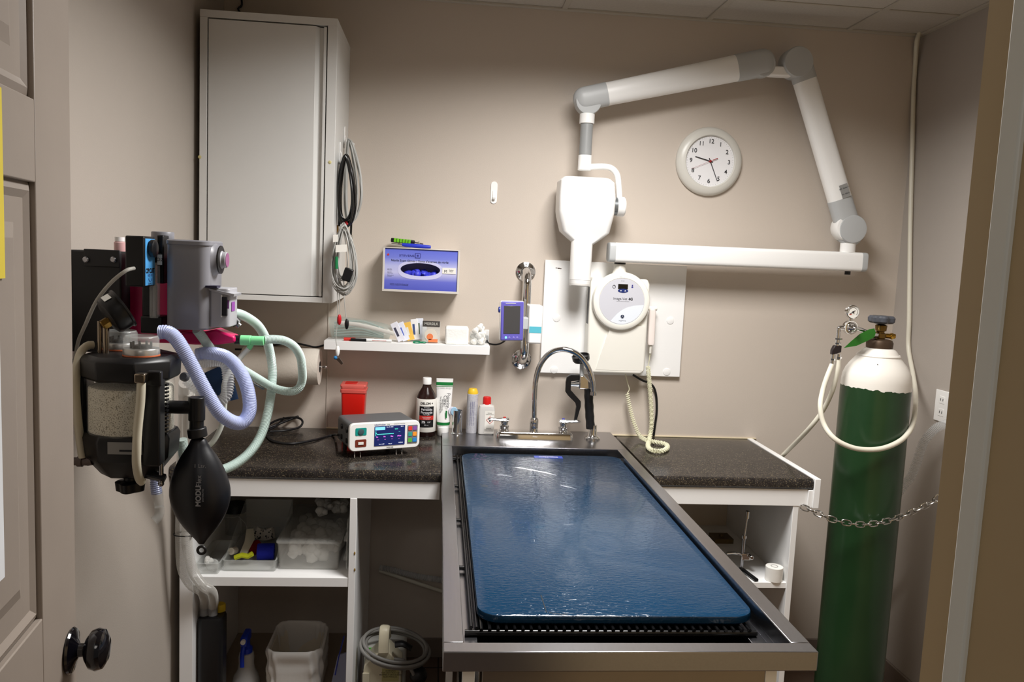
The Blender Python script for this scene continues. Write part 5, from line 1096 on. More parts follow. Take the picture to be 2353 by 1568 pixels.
co = tag(obj('cotton_wadding', bm, cottonM, soft=True), 'white cotton wadding heaped on top of the lidded box', 'cotton'); co['kind'] = 'stuff'
# upright lid at the divider
lx = at(800, 1290, -.60).x-.006
bm = B(); P = rrect(-.62, SZ+.01, -.40, at(797, 1196, -.6).z, .035, 5); prism(bm, [V(min(lx, -.293), y, z) for y, z in P], V(.004, 0, 0)); tl = tag(obj('plastic_cover', bm, clear2, bevel=.001), 'clear plastic cover standing upright against the divider, right end of the shelf', 'cover')
for zz in (SZ+.05, SZ+.12): bm = B(); box(bm, (-.306, -.615, zz), (-.294, -.56, zz+.016)); obj('latch', bm, clear2, tl, bevel=.002)
# ================================================================ FLOOR OF LEFT COMPARTMENT
BZ = 0.0005
c = at(488, 1500, -.58); c.z = BZ; zt = at(490, 1412, -.58).z
t = thing('charcoal_canister', 'tall black filter canister with a yellow cap and two clear hoses', 'canister', c)
obj('canister_body', rbox(B(), c, [(0, .040, .038), (.004, .043, .041), (zt-.012, .043, .041), (zt-.002, .040, .038), (zt, .034, .032)], .018, 5), blackM, t)
q = at(503, 1396, -.56); obj('yellow_cap', lathe(B(), V(q.x, -.55, zt-.002), [(.020, 0), (.021, .004), (.021, .024), (.018, .028), (0, .028)], ZA, 24), mat('cap_yellow', (220, 190, 40), .4), t)
nz_ = []
for px in (470, 489):
    q = at(px, 1408, -.585); nz_.append(V(q.x, -.585, zt)); bm = B(); cyl(bm, V(q.x, -.585, zt-.002), V(q.x, -.585, zt+.03), .0165); obj('hose_port', bm, mat('grey_clear', (150, 150, 152), .3, alpha=.7), t)
chose2 = mat('cloudy_corrugated_hose', (206, 204, 198), .2, alpha=.5, var=.02)
P = [at(425, 880, -1.15), at(423, 940, -1.0), at(420, 1010, -.9), at(417, 1090, -.8), at(416, 1170, -.74), at(415, 1250, -.72), at(420, 1310, -.70), at(440, 1345, -.68), at(462, 1358, -.66), at(470, 1375, -.62), nz_[0]+ZA*.03, nz_[0]+ZA*.002]
tag(obj('corrugated_hose', corr(B(), P, .0165, .0036, .035), chose2), 'cloudy clear hose, the left one of the pair going into the black canister', 'hose')
P = [at(434, 900, -1.1), at(432, 960, -1.0), at(432, 1040, -.9), at(430, 1120, -.8), at(430, 1190, -.75), at(430, 1250, -.73), at(443, 1310, -.71), at(466, 1346, -.69), at(486, 1360, -.66), at(491, 1380, -.62), nz_[1]+ZA*.03, nz_[1]+ZA*.002]
tag(obj('corrugated_hose', corr(B(), P, .0165, .0036, .035), chose2), 'cloudy clear hose, the right one of the pair going into the black canister', 'hose')
c0_ = at(423, 1228, -.73); bm = B(); P = [c0_+V(.034*math.cos(a), .022*math.sin(a), 0) for a in [2*PI*k/16 for k in range(16)]]; tube(bm, P, .0022, .004, 6, True); ball(bm, c0_+V(.03, -.014, 0), .005, seg=8); tag(obj('zip_tie', bm, blackM), 'black zip tie binding the two clear hoses by the side panel', 'zip tie')
# spray bottle
c = at(566, 1540, -.42); c.z = BZ; H = at(562, 1450, -.42).z-BZ
t = thing('spray_bottle', 'translucent white spray bottle with a blue trigger head', 'bottle', c)
zf = lambda py: at(566, py, -.42).z
obj('bottle_body', lathe(B(), V(c.x, c.y, 0), [(.046, BZ), (.050, .004), (.051, zf(1566)), (.046, zf(1553)), (.032, zf(1538)), (.028, zf(1525)), (.029, zf(1510)), (.026, zf(1500)), (.020, zf(1498))], ZA, 40), mat('cloudy_bottle', (205, 205, 205), .35, alpha=.9), t)
blu = mat('trigger_blue', (24, 60, 200), .35)
bm = B(); lathe(bm, V(c.x, c.y, 0), [(.022, zf(1501)), (.022, zf(1488)), (.014, zf(1484)), (.012, zf(1472))], ZA, 20); obj('collar', bm, blu, t)
bm = B(); box(bm, (c.x-.013, c.y-.050, zf(1474)), (c.x+.012, c.y+.03, zf(1452))); hd = obj('spray_head', bm, blu, t, bevel=.006)
bm = B(); cyl(bm, V(c.x, c.y-.05, zf(1460)), V(c.x, c.y-.062, zf(1460)), .009); obj('nozzle', bm, plasW, hd)
bm = B(); sweep(bm, smooth([V(c.x-.002, c.y-.035, zf(1472)), V(c.x-.004, c.y-.052, zf(1492)), V(c.x-.002, c.y-.060, zf(1516))], .006), (.008, .004), 10, up=XA); obj('trigger', bm, blu, hd)
# waste bin with liner
c = at(684, 1560, -.42); c.z = BZ; zr = at(680, 1500, -.53).z
t = thing('waste_bin', 'small rectangular waste bin lined with a crumpled white plastic bag', 'bin', c)
zr = .168
obj('bin_wall', rbox(B(), c, [(0, .072, .080), (zr*.5, .082, .092), (zr, .092, .105), (zr, .088, .101), (zr*.5, .078, .088), (.004, .068, .076)], .045, 7), mat('cream_bin', (205, 196, 180), .5), t)
bm = B(); R = []; rg = random.Random(2); base_ = rrect(-1, -1, 1, 1, .5, 14)
for k, (z, s, j) in enumerate(((zr-.14, 1.06, .010), (zr-.11, 1.12, .012), (zr-.085, 1.05, .010), (zr-.06, 1.13, .012), (zr-.035, 1.06, .009), (zr-.012, 1.12, .008), (zr+.010, 1.12, .007), (zr+.020, 1.04, .005), (zr+.008, .97, .003), (zr-.02, .93, .005), (zr-.06, .90, .008), (zr-.12, .84, .012), (zr-.17, .66, .014))):
    R.append([bm.verts.new(c+V(x*.095*s, y*.105*s, z)+V(x, y, 0)*(j*.35*math.sin(i_*1.3+k*.9)+j*.4*math.sin(i_*.53-k*1.6))+ZA*(.35*j*math.sin(i_*.4+k)+.018*max(0, y))) for i_, (x, y) in enumerate(base_)])
ring_join(bm, R, False); lm = mat('bin_liner_film', (222, 220, 216), .22, alpha=.82, bump=.5, bscale=25); obj('liner', bm, lm, t, sub=1, soft=True)
# blue folder and pen by the divider
P = [at(x, y, Y) for x, y, Y in ((752, 1610, -.56), (776, 1508, -.50), (799, 1500, -.50), (797, 1610, -.56))]
for q in P: q.x = min(q.x, -.292)
P[0].z = max(P[0].z, BZ); P[3].z = P[0].z
tag(obj('document_folder', prism(B(), P, V(0, .006, .001)), mat('pale_blue_folder', (130, 135, 160), .4)), 'pale blue-grey folder leaning upright between the waste bin and the divider', 'folder')
tag(obj('plastic_strip', sweep(B(), [at(x, y, Y) for x, y, Y in ((770, 1552, -.585), (779, 1508, -.56), (791, 1462, -.53))], (.0065, .0025), 8), mat('deep_blue', (20, 40, 150), .35)), 'long deep blue plastic strip leaning in front of the folder', 'strip')
# ================================================================ MIDDLE: PORTABLE UNIT
c = at(880, 1540, -.50); c.z = FL
t = thing('suction_unit', 'beige portable medical unit with a top handle and grey cord under the counter', 'medical unit', c)
bge = mat('beige_casing', (214, 206, 180), .4, var=.02)
UY = -.58
def u_(px, py, Y=UY): return at(px, py, Y)
P = [u_(835, 1540), u_(838, 1528), u_(872, 1498), u_(893, 1498), u_(922, 1530), u_(922, 1560)]
zb_ = FL+.0005
bm = B(); prism(bm, [V(P[0].x, UY, zb_)]+P+[V(P[-1].x, UY, zb_)], V(0, .10, 0)); ub_ = obj('casing', bm, bge, t, bevel=.004)
bm = B(); box(bm, (P[0].x-.008, UY+.101, zb_), (P[-1].x+.01, UY+.24, u_(830, 1490, UY+.1).z)); obj('rear_casing', bm, mat('pale_casing', (206, 206, 200), .4), t, bevel=.008)
bm = B(); sweep(bm, smooth([u_(881, 1500), u_(882, 1470, UY+.01), u_(884, 1446, UY+.03), u_(886, 1444, UY+.07), u_(888, 1462, UY+.16)], .008), (.019, .010), 14, shape=.7, up=XA); obj('handle', bm, bge, t)
p = u_(897, 1552, UY-.0005); lb = decal('warning_label', V(p.x, UY-.001, p.z), XA, ZA, .062, .050, mat('khaki_label', (178, 172, 118), .5), ub_)
text('WARNING\nTHIS UNIT MUST BE\nPROPERLY GROUNDED\nREAD MANUAL', .0055, V(p.x, UY-.0022, p.z+.005), printM, lb); text('CAUTION', .0065, V(u_(875, 1522).x, UY-.0012, u_(875, 1522).z), printR, ub_)
bm = B(); box(bm, (P[0].x-.002, UY-.006, zb_+.01), (u_(849, 1545).x, UY-.0005, u_(849, 1546).z)); obj('side_door', bm, bge, ub_, bevel=.001)
p = u_(852, 1492, UY+.102); decal('green_label', V(p.x, UY+.1005, p.z), XA, ZA, .018, .012, mat('neon_green', (90, 225, 70), .4), t)
gcm = mat('grey_cord', (128, 126, 122), .45)
bm = B()
for k, (r1, r2, dz) in enumerate(((.128, .060, 0), (.118, .052, .010), (.124, .056, -.014), (.110, .046, -.006))):
    q = u_(908, 1490, UY+.05); P = [q+V(r1*math.cos(a), .075*math.sin(a)+.006*k, r2*.55*math.sin(a)-.018*math.cos(a)+dz) for a in [2*PI*j/16 for j in range(16)]]
    tube(bm, P, .0066, .008, 10, True)
q = u_(935, 1530, UY); tube(bm, [u_(905, 1515), u_(930, 1520), u_(945, 1540), u_(958, 1568), u_(965, 1600)], .0066); obj('cord', bm, gcm, t)
bm = B(); sweep(bm, smooth([u_(908, 1482), u_(925, 1480), u_(945, 1490)], .006), (.017, .010), 10); obj('plug', bm, blackR, t)
q = u_(962, 1545, UY+.02); tag(obj('foot_pedal', lathe(B(), V(q.x, UY+.03, q.z-.02), [(.028, 0), (.032, .006), (.030, .030), (.018, .042), (0, .045)], V(0, -.7, .6), 28), blackR), 'round black rubber piece on the floor right of the beige unit', 'pedal')
# ================================================================ RIGHT COMPARTMENT
RS = .512
t = thing('instrument_stand', 'small chrome rod stand with a black V base on the right shelf', 'stand', V(1.05, -.3, RS))
sp0 = atZ(1703, 1312, RS); Yp = sp0.y
tpz = at(1718, 1180, Yp); mid = at(1713, 1235, Yp)
bm = B(); cyl(bm, V(sp0.x, Yp, RS+.01), V(tpz.x-.006, Yp, mid.z), .0062); obj('rod', bm, steel, t)
bm = B(); cyl(bm, V(tpz.x-.006, Yp, mid.z), tpz-ZA*.012, .0035); cyl(bm, tpz-ZA*.02, tpz+ZA*.008, .008); cyl(bm, V(tpz.x-.006, Yp, mid.z-.004), V(tpz.x-.006, Yp, mid.z+.008), .010); obj('upper_rod', bm, chrome, t)
q = at(1714, 1278, Yp); bm = B(); box(bm, (q.x-.02, Yp-.010, q.z-.014), (q.x+.016, Yp+.010, q.z+.012)); cyl(bm, q+V(.01, -.01, .005), q+V(.01, -.035, .005), .008); obj('clamp', bm, chrome, t, bevel=.002)
bm = B(); tube(bm, [at(1670, 1272, Yp), at(1690, 1272, Yp), q], .005); obj('cross_rod', bm, chrome, t)
bm = B()
for e_ in (atZ(1738, 1338, RS), atZ(1680, 1338, RS)): e_.z = RS+.007; sweep(bm, [V(sp0.x, Yp, RS+.008), e_], (.007, .009), 8, up=ZA)
obj('v_base', bm, blackM, t)
bm = B(); p = at(1657, 1235, -.2); cyl(bm, V(p.x, -.2, RS+.02), V(p.x, -.2, p.z), .0065); cyl(bm, p, p+ZA*.016, .010); box(bm, (p.x-.01, -.22, at(1670, 1260, -.2).z-.006), (p.x+.055, -.18, at(1670, 1260, -.2).z+.004)); box(bm, (p.x-.04, -.24, RS+.001), (p.x+.04, -.16, RS+.02)); tag(obj('adjustable_post', bm, mat('dull_bronze', (104, 88, 60), .4, .8)), 'short bronze metal post at the back of the right shelf', 'post')
c = atZ(1777, 1333, RS); H = at(1777, 1302, c.y).z-RS
t = thing('tape_roll', 'roll of white paper tape standing on the right shelf', 'tape', c)
R_ = at(1797, 1320, c.y).x-c.x
obj('tape', lathe(B(), c+ZA*.0005, [(R_*.42, 0), (R_, 0), (R_, H), (R_*.42, H)], ZA, 40), mat('tape_paper', (236, 234, 228), .6, var=.04, vscale=30), t, bevel=.001)
obj('core', lathe(B(), c+ZA*.001, [(R_*.42, 0), (R_*.42, H+.0005), (R_*.34, H+.0005), (R_*.34, 0)], ZA, 24), mat('core_card', (160, 160, 156), .7), t)
# ================================================================ ANESTHESIA MACHINE (on the left wall)
NY_, FY_ = -1.53, -1.44
magM = mat('magenta_plastic', (206, 22, 98), .35); gryM = mat('vaporizer_grey', (132, 132, 138), .35, var=.01); gryL = mat('vaporizer_light_grey', (172, 173, 178), .35, var=.01)
t = thing('anesthesia_machine', 'black and grey wall mounted anesthesia machine with magenta parts and a granule-filled canister', 'anesthesia machine', at(300, 900, -1.5))
# wall bracket plate with bolts
p0, p1 = at(191, 575, -1.42), at(279, 812, -1.42)
bm = B(); box(bm, (min(p0.x, LW+.02), -1.42, p1.z), (p1.x, -1.36, p0.z)); box(bm, (LW+.001, -1.41, p1.z+.02), (p0.x+.01, -1.37, p0.z-.02))
bp_ = obj('wall_bracket', bm, mat('bracket_black', (26, 26, 28), .5), t, bevel=.004)
bm = B(); q = at(228, 590, -1.422); box(bm, (p0.x+.003, -1.426, at(200, 612, -1.42).z), (at(277, 600, -1.42).x, -1.42, at(200, 572, -1.42).z)); obj('bracket_cap', bm, mat('bracket_black', (26, 26, 28)), bp_, bevel=.002)
for px in (198, 261): q = at(px, 597, -1.427); obj('bolt', lathe(B(), q, [(.0072, -.001), (.0072, .004), (.005, .006), (0, .006)], N, 16), steel, bp_)
# magenta body plate
bm = B(); a, b_ = at(287, 640, -1.36), at(452, 792, -1.36); box(bm, (a.x, -1.36, b_.z), (b_.x, -1.30, a.z+.06)); obj('magenta_body', bm, magM, t, bevel=.006)
# flow control block: side faces the camera, blue label faces the room
bY0, bY1 = -1.545, -1.475
a = at(287, 541, bY0); b_ = at(331, 660, bY0)
bm = B(); box(bm, (a.x, bY0, b_.z), (b_.x, bY1, a.z)); fb_ = obj('flow_control_block', bm, blackM, t, bevel=.003)
bm = B(); box(bm, (b_.x, bY0+.006, b_.z+.003), (b_.x+.001, bY1-.004, a.z-.005)); ll = obj('blue_label', bm, mat('label_sky_blue', (88, 170, 235), .35), fb_)
lx_ = b_.x+.0015; lyc = (bY0+bY1)/2; lzc = a.z
text('CIRCUIT', .0105, V(lx_, lyc, lzc-.078), printM, ll, YA, ZA, bold=.05); text('N2O  O2', .0055, V(lx_, lyc, lzc-.088), printB, ll, YA, ZA); text('SUPPLY\nL/min', .0055, V(lx_, lyc, lzc-.112), printM, ll, YA, ZA)
bm = B(); q = V(lx_, lyc, lzc-.095); tube(bm, [q+V(0, .010*math.cos(a_), .007*math.sin(a_)) for a_ in [PI+PI*k/8 for k in range(9)]], .0005, .003, 5); obj('dial_arc', bm, printB, ll)
q = at(344, 571, lyc); bm = B(); lathe(bm, V(lx_-.001, lyc, q.z), [(.012, 0), (.012, .003), (.020, .004), (.0205, .012), (.017, .014), (0, .014)], XA, 28); obj('flow_knob', bm, blackM, fb_)
# flow tube assembly
fy0 = -1.46
a, b_ = at(357, 603, fy0), at(357, 730, fy0)
bm = B(); box(bm, (at(326, 700, fy0).x, fy0-.01, at(330, 765, fy0).z), (at(375, 700, fy0).x, fy0+.05, at(330, 726, fy0).z)); box(bm, (at(326, 700, fy0).x, fy0+.0, at(330, 728, fy0).z), (at(346, 700, fy0).x, fy0+.05, at(330, 655, fy0).z)); box(bm, (at(358, 600, fy0).x, fy0+.005, at(360, 652, fy0).z), (at(374, 600, fy0).x, fy0+.045, at(360, 540, fy0).z)); fm = obj('flow_meter_frame', bm, blackM, t, bevel=.003)
bm = B(); box(bm, (at(352, 600, fy0).x, fy0-.012, at(358, 610, fy0).z), (at(372, 600, fy0).x, fy0, at(358, 582, fy0).z)); obj('tube_cap', bm, blackM, fm, bevel=.002)
glassM = mat('clear_glass_tube', (230, 235, 235), .05, alpha=.3)
bm = B(); cyl(bm, V(b_.x, fy0-.004, b_.z), V(a.x, fy0-.004, a.z), .0115); obj('glass_tube', bm, glassM, fm)
bm = B(); cyl(bm, V(b_.x, fy0-.004, b_.z), V(a.x, fy0-.004, a.z), .0035); obj('inner_scale', bm, mat('scale_grey', (150, 150, 152), .3), fm)
q = at(367, 597, fy0-.013); decal('oxygen_label', q, XA, ZA, .011, .024, paperM, fm); text('O2', .008, q-YA*.001, printM, fm)
# grey cap on the column behind
bm = B(); q = at(374, 552, -1.40); lathe(bm, q-ZA*.002, [(.025, 0), (.026, .003), (.026, .020), (.0245, .022), (0, .022)], ZA, 28); obj('filler_cap', bm, gryM, t, bevel=.001)
bm = B(); cyl(bm, at(374, 600, -1.40), at(374, 553, -1.40), .014); obj('filler_neck', bm, plasG, t)
# vaporizer: rounded grey body
vy0, vy1 = -1.50, -1.36
a, b_ = at(378, 549, vy0), at(474, 760, vy0); xf = at(450, 650, vy0).x
bm = B(); P = rrect(a.x, vy0, xf+.026, vy1, .022, 6); zb2, zt2 = b_.z, a.z
R = []
for z, ins in ((zb2, .003), (zb2+.004, 0), (zt2-.012, 0), (zt2-.011, -.002), (zt2-.003, -.002), (zt2, .001)):
    R.append([bm.verts.new(V(x, y, z)) for x, y in rrect(a.x+ins, vy0+ins, xf+.026-ins, vy1-ins, .022, 6)])
ring_join(bm, R); vp = obj('vaporizer', bm, gryM, t)
dcz = at(500, 597, vy0+.06).z; xv = xf+.026
obj('dial', lathe(B(), V(xv-.004, (vy0+vy1)/2-.01, dcz), [(.044, 0), (.036, .008), (.034, .013), (.033, .016), (.031, .017), (0, .017)], XA, 40), gryM, vp)
obj('dial_ring', lathe(B(), V(xv+.0130, (vy0+vy1)/2-.01, dcz), [(.0335, 0), (.0335, .0025), (.020, .003)], XA, 40), darkP, vp)
obj('dial_knob', lathe(B(), V(xv+.0145, (vy0+vy1)/2-.01, dcz), [(.021, 0), (.021, .003), (.019, .005), (.019, .013), (.017, .014), (0, .014)], XA, 32), gryL, vp)
obj('knob_cap', lathe(B(), V(xv+.0286, (vy0+vy1)/2-.01, dcz), [(.016, 0), (.017, .001), (0, .001)], XA, 24), mat('mauve_cap', (150, 90, 130), .4), vp)
a, b_ = at(479, 662, vy0+.02), at(527, 753, vy0+.02)
bm = B(); P = rrect(a.x, vy0+.02, b_.x, vy0+.10, .010, 4); prism(bm, [V(x, y, b_.z) for x, y in P], V(0, 0, a.z-b_.z)); fl_b = obj('filler_block', bm, gryL, vp, bevel=.002)
bm = B(); q = at(517, 706, vy0+.018); box(bm, (q.x-.006, vy0+.012, q.z-.020), (q.x+.006, vy0+.021, q.z+.024)); obj('sight_window', bm, mat('window_dark', (44, 44, 50), .2), fl_b)
bm = B(); box(bm, (q.x-.009, vy0+.016, q.z-.024), (q.x-.006, vy0+.0205, q.z+.028)); obj('window_edge', bm, plasW, fl_b)
decal('purple_label', V(b_.x+.0008, vy0+.05, at(525, 704, vy0+.05).z), YA, ZA, .030, .022, mat('purple_print', (140, 60, 160), .4), fl_b, XA)
q = at(525, 700, vy0+.019); decal('purple_label', V(b_.x-.006, vy0+.0185, q.z), XA, ZA, .010, .020, mat('purple_print', (140, 60, 160)), fl_b)
bm = B(); prism(bm, [V(a.x-.002, vy0+.015, a.z), V(b_.x+.012, vy0+.015, a.z-.012), V(b_.x+.010, vy0+.015, a.z-.018), V(a.x-.002, vy0+.015, a.z-.004)], V(0, .07, 0)); obj('hinged_cover', bm, gryL, fl_b)
q = at(484, 659, vy0-.0005); bm = B(); box(bm, (q.x-.012, vy0-.001, q.z-.003), (q.x+.014, vy0+.03, q.z+.002)); obj('name_strip', bm, mat('navy_strip', (40, 36, 60), .4), vp)
# magenta fitting below with black ring
MY = -1.38
P = [at(x, y, MY) for x, y in ((402, 764), (448, 764), (472, 762), (496, 757), (539, 774), (540, 788), (500, 793), (448, 793), (402, 790))]
bm = B(); prism(bm, P, V(0, .05, 0)); obj('magenta_manifold', bm, magM, t, bevel=.005)
a, b_ = at(540, 781, MY+.02), at(555, 781, MY+.02); bm = B(); cyl(bm, a, V(b_.x, MY+.02, a.z), .0115); obj('outlet_ring', bm, blackR, t)
# absorber -------------------------------------------------------------
ay = -1.60; cxa = at(303, 930, ay); ra = at(405, 930, ay).x-cxa.x
ab = thing('carbon_dioxide_absorber', 'black framed clear canister of white granules hanging on the anesthesia machine', 'canister', V(cxa.x, ay, at(300, 1100, ay).z))
def zz(py, px=300): return at(px, py, ay).z
ztop, z1_, z2_, zbot = zz(812), zz(868), zz(985), zz(1085)
def octa(r, z, dx=0, rot=PI/8, n=8, sy=1): return [V(cxa.x+dx+math.cos(rot+2*PI*k/n)*r, ay+math.sin(rot+2*PI*k/n)*r*sy, z) for k in range(n)]
def loft(levels, par, nm, m, bev=.003):
    bm = B(); R = [[bm.verts.new(p) for p in L] for L in levels]; ring_join(bm, R); return obj(nm, bm, m, par, bevel=bev)
R8 = ra*1.06
loft([octa(R8*.92, z1_), octa(R8*1.0, z1_+.008), octa(R8*1.02, ztop-.012), octa(R8*.98, ztop-.006), octa(R8*.90, ztop)], ab, 'top_plate', blackM)
loft([octa(R8*.60, zbot), octa(R8*.96, zbot+.045), octa(R8*1.0, z2_-.012), octa(R8*.94, z2_)], ab, 'bottom_cup', blackM)
obj('canister_wall', lathe(B(), V(cxa.x, ay, z2_), [(ra*.93, -.004), (ra*.93, z1_-z2_+.004)], ZA, 48), mat('canister_acrylic', (228, 228, 222), .05, alpha=.16), ab)
gr = mat('absorbent_granules', (214, 210, 192), .9, bump=1.0, bscale=130, var=.0)
nt = gr.node_tree; p_ = nt.nodes['Principled BSDF']; vo = nt.nodes.new('ShaderNodeTexVoronoi'); vo.inputs['Scale'].default_value = 420; tc = nt.nodes.new('ShaderNodeTexCoord'); nt.links.new(tc.outputs['Object'], vo.inputs[0])
cr = nt.nodes.new('ShaderNodeValToRGB'); nt.links.new(vo.outputs['Distance'], cr.inputs[0]); e = cr.color_ramp.elements; e[0].position = .56; e[0].color = lin((226, 222, 206))+(1,); e[1].position = .80; e[1].color = lin((138, 132, 114))+(1,); nt.links.new(cr.outputs[0], p_.inputs['Base Color'])
bm = B(); gz_t = zz(884)
lathe(bm, V(cxa.x, ay, z2_), [(ra*.905, .001), (ra*.905, gz_t-z2_-.004), (ra*.88, gz_t-z2_), (0, gz_t-z2_+.004)], ZA, 48); gg = obj('granules', bm, gr, ab); gg['kind'] = 'stuff'
# posts between plates
q = at(355, 950, ay-ra); bm = B(); box(bm, (at(334, 900, ay-ra*.75).x, ay-ra*.98, z2_-.06), (at(375, 900, ay-ra*.75).x, ay-ra*.60, z1_+.01)); obj('frame_post', bm, blackM, ab, bevel=.004)
bm = B(); box(bm, (cxa.x-ra*1.12, ay-.03, z2_-.01), (cxa.x-ra*.95, ay+.03, z1_+.01)); obj('frame_post', bm, blackM, ab, bevel=.004)
bm = B(); a = at(352, 857, ay-ra*.98); box(bm, (a.x-.012, ay-ra*1.06, a.z-.028), (a.x+.018, ay-ra*.90, a.z+.004)); obj('latch', bm, blackM, ab, bevel=.003)
bm = B()
for k in range(14): z = z2_+(z1_-z2_)*k/14; box(bm, (cxa.x+ra*.90, ay-.05, z), (cxa.x+ra*.96, ay-.035, z+.004))
obj('toothed_strip', bm, blackM, ab)
# plate label
q = at(287, 1031, ay-R8*.94); lb = decal('name_plate', V(q.x, ay-R8*.94, q.z), XA, ZA, .070, .026, mat('plate_silver', (150, 150, 148), .3, .6), ab); decal('printed_line', V(q.x+.004, ay-R8*.94-.0008, q.z-.005), XA, ZA, .030, .004, printM, lb)
# swing bar, rods, knob
a, b_ = at(224, 1063, ay-.03), at(380, 1100, ay-.03); bm = B(); sweep(bm, [a, a.lerp(b_, .5), b_], (.011, .012), 4, up=ZA); obj('clamp_bar', bm, blackM, ab, bevel=.002)
for x, y0, y1 in ((370, 1048, 1112), (233, 1050, 1072)): bm = B(); a, b_ = at(x, y0, ay-.03), at(x, y1, ay-.03); cyl(bm, V(a.x, a.y, a.z), V(a.x, a.y, b_.z), .0055); ball(bm, V(a.x, a.y, b_.z), .0068, seg=10); obj('rod', bm, steel, ab)
q = at(299, 1092, ay-.03); kq = at(299, 1116, ay-.03); bm = B(); cyl(bm, q, V(q.x, q.y, kq.z), .013); rs = []
for h, r_ in ((-.013, .022), (-.011, .026), (.008, .028), (.012, .022)):
    rs.append([bm.verts.new(V(q.x+math.cos(2*PI*i/40)*r_*(1+.14*math.cos(2*PI*i/40*4)), q.y+math.sin(2*PI*i/40)*r_*(1+.14*math.cos(2*PI*i/40*4)), kq.z+h)) for i in range(40)])
ring_join(bm, rs); obj('clamp_knob', bm, blackM, ab)
# valve domes on the top plate
for k, (px, py, Y, r_) in enumerate(((325, 806, ay-.035, .037), (277, 788, ay+.055, .037))):
    q = at(px, py, Y); q.z = ztop; hh_ = .012
    dm = obj('dome_base', lathe(B(), q, [(r_*.98, 0), (r_, .002), (r_, .015), (r_*.96, .017), (0, .017)], ZA, 40), mat('silver_ring', (186, 184, 180), .3, .6), ab)
    obj('seal_ring', lathe(B(), q, [(r_*.99, .0004), (r_*1.015, .0008), (r_*1.015, .0035), (r_*.99, .004)], ZA, 40), mat('orange_seal', (206, 110, 70), .5), dm)
    obj('dome', lathe(B(), q+ZA*.017, [(r_*.97, 0), (r_*.97, .020), (r_*.90, .026), (r_*.86, .027), (r_*.86, .024), (0, .024)], ZA, 40), clearM, dm)
    bm = B(); rg = random.Random(k)
    for j in range(9): a_ = 2*PI*j/9; cyl(bm, q+V(math.cos(a_)*r_*.55, math.sin(a_)*r_*.55, .017), q+V(math.cos(a_)*r_*.55, math.sin(a_)*r_*.55, .030), .0025, seg=8)
    lathe(bm, q+ZA*.017, [(r_*.5, 0), (r_*.5, .006), (0, .006)], ZA, 24); obj('valve_disc', bm, darkP, dm)
# posts and tilted gauge
for x0_, x1_ in ((225, 233), (236, 251)):
    a, b_ = at((x0_+x1_)/2, 800, ay-.01), at((x0_+x1_)/2, 738 if x0_ < 230 else 745, ay-.01); bm = B(); cyl(bm, V(a.x, a.y, ztop), V(a.x, a.y, b_.z), .0068 if x0_ > 230 else .0045); obj('metal_post', bm, mat('nickel', (150, 138, 122), .25, 1), ab)
gq = at(265, 719, ay-.005); gd = V(.66, .42, .50).normalized()
gg = obj('pressure_gauge', lathe(B(), gq-gd*.020, [(.030, 0), (.040, .004), (.043, .010), (.043, .034), (.046, .036), (.046, .040), (.040, .041), (.038, .037), (0, .037)], gd, 44), blackM, ab)
bm = B(); a = gq-gd*.016+V(.004, 0, -.008); cyl(bm, a, a-gd*.020, .0085); lathe(bm, a-gd*.018, [(.012, 0), (.012, .014)], gd, 6); obj('brass_fitting', bm, brass, gg)
bm = B(); m = Matrix.Translation(gq-gd*.004+V(-.026, -.034, .0)); v_ = (V(-.45, -.75, .55)-gd*V(-.45, -.75, .55).dot(gd)).normalized(); un = v_.cross(gd).normalized()
prism(bm, [gq+v_*.0435+un*a_*.010+gd*b2 for a_, b2 in ((-1, -.008), (1, -.008), (1, .008), (-1, .008))], v_*.0008); obj('gauge_sticker', bm, mat('silver_sticker', (196, 194, 186), .35), gg)
# bag elbow
ey = ay-.02
a, b_ = at(372, 935, ey), at(452, 933, ey); bm = B(); cyl(bm, a, V(b_.x, ey, a.z), .0145); ex = b_.x
obj('bag_arm', bm, blackM, ab)
bm = B(); tp_, bt_z = at(453, 913, ey).z, at(455, 1000, ey).z; cyl(bm, V(ex, ey, at(453, 966, ey).z), V(ex, ey, tp_), .0178); cyl(bm, V(ex, ey, bt_z), V(ex, ey, at(453, 962, ey).z), .0152); obj('bag_elbow', bm, blackM, ab, bevel=.001)
# thin clear line
tag(obj('sampling_line', tube(B(), [at(308, 617, -1.56), at(290, 622, -1.58), at(255, 650, -1.58), at(222, 692, -1.56), at(197, 745, -1.54), at(180, 785, -1.5), at(172, 828, -1.46)], .0042, .008, 10), mat('clear_tubing', (210, 208, 200), .12, alpha=.5)), 'thin clear line arching from the flow block down the left side', 'tube')
bm = B(); a, b_ = at(160, 826, -1.44), at(174, 858, -1.44); box(bm, (LW+.0005, -1.46, b_.z), (b_.x+.01, -1.43, a.z)); tag(obj('wall_clamp', bm, blackM, bevel=.002), 'small black clamp block on the wall left of the granule canister', 'clamp')
ivt = mat('ivory_tubing', (208, 202, 182), .35)
P = [at(x, y, Y) for x, y, Y in ((214, 793, ay), (200, 795, ay-.01), (185, 812, ay-.03), (176, 850, ay-.04), (174, 900, ay-.04), (178, 960, ay-.04), (184, 1010, ay-.04), (190, 1052, ay-.04))]
t2 = thing('drain_tube', 'thick ivory tube bowing down left of the granule canister to a brown end fitting', 'tube', P[-1]); obj('tubing', tube(B(), P, .0088, .008, 14), ivt, t2)
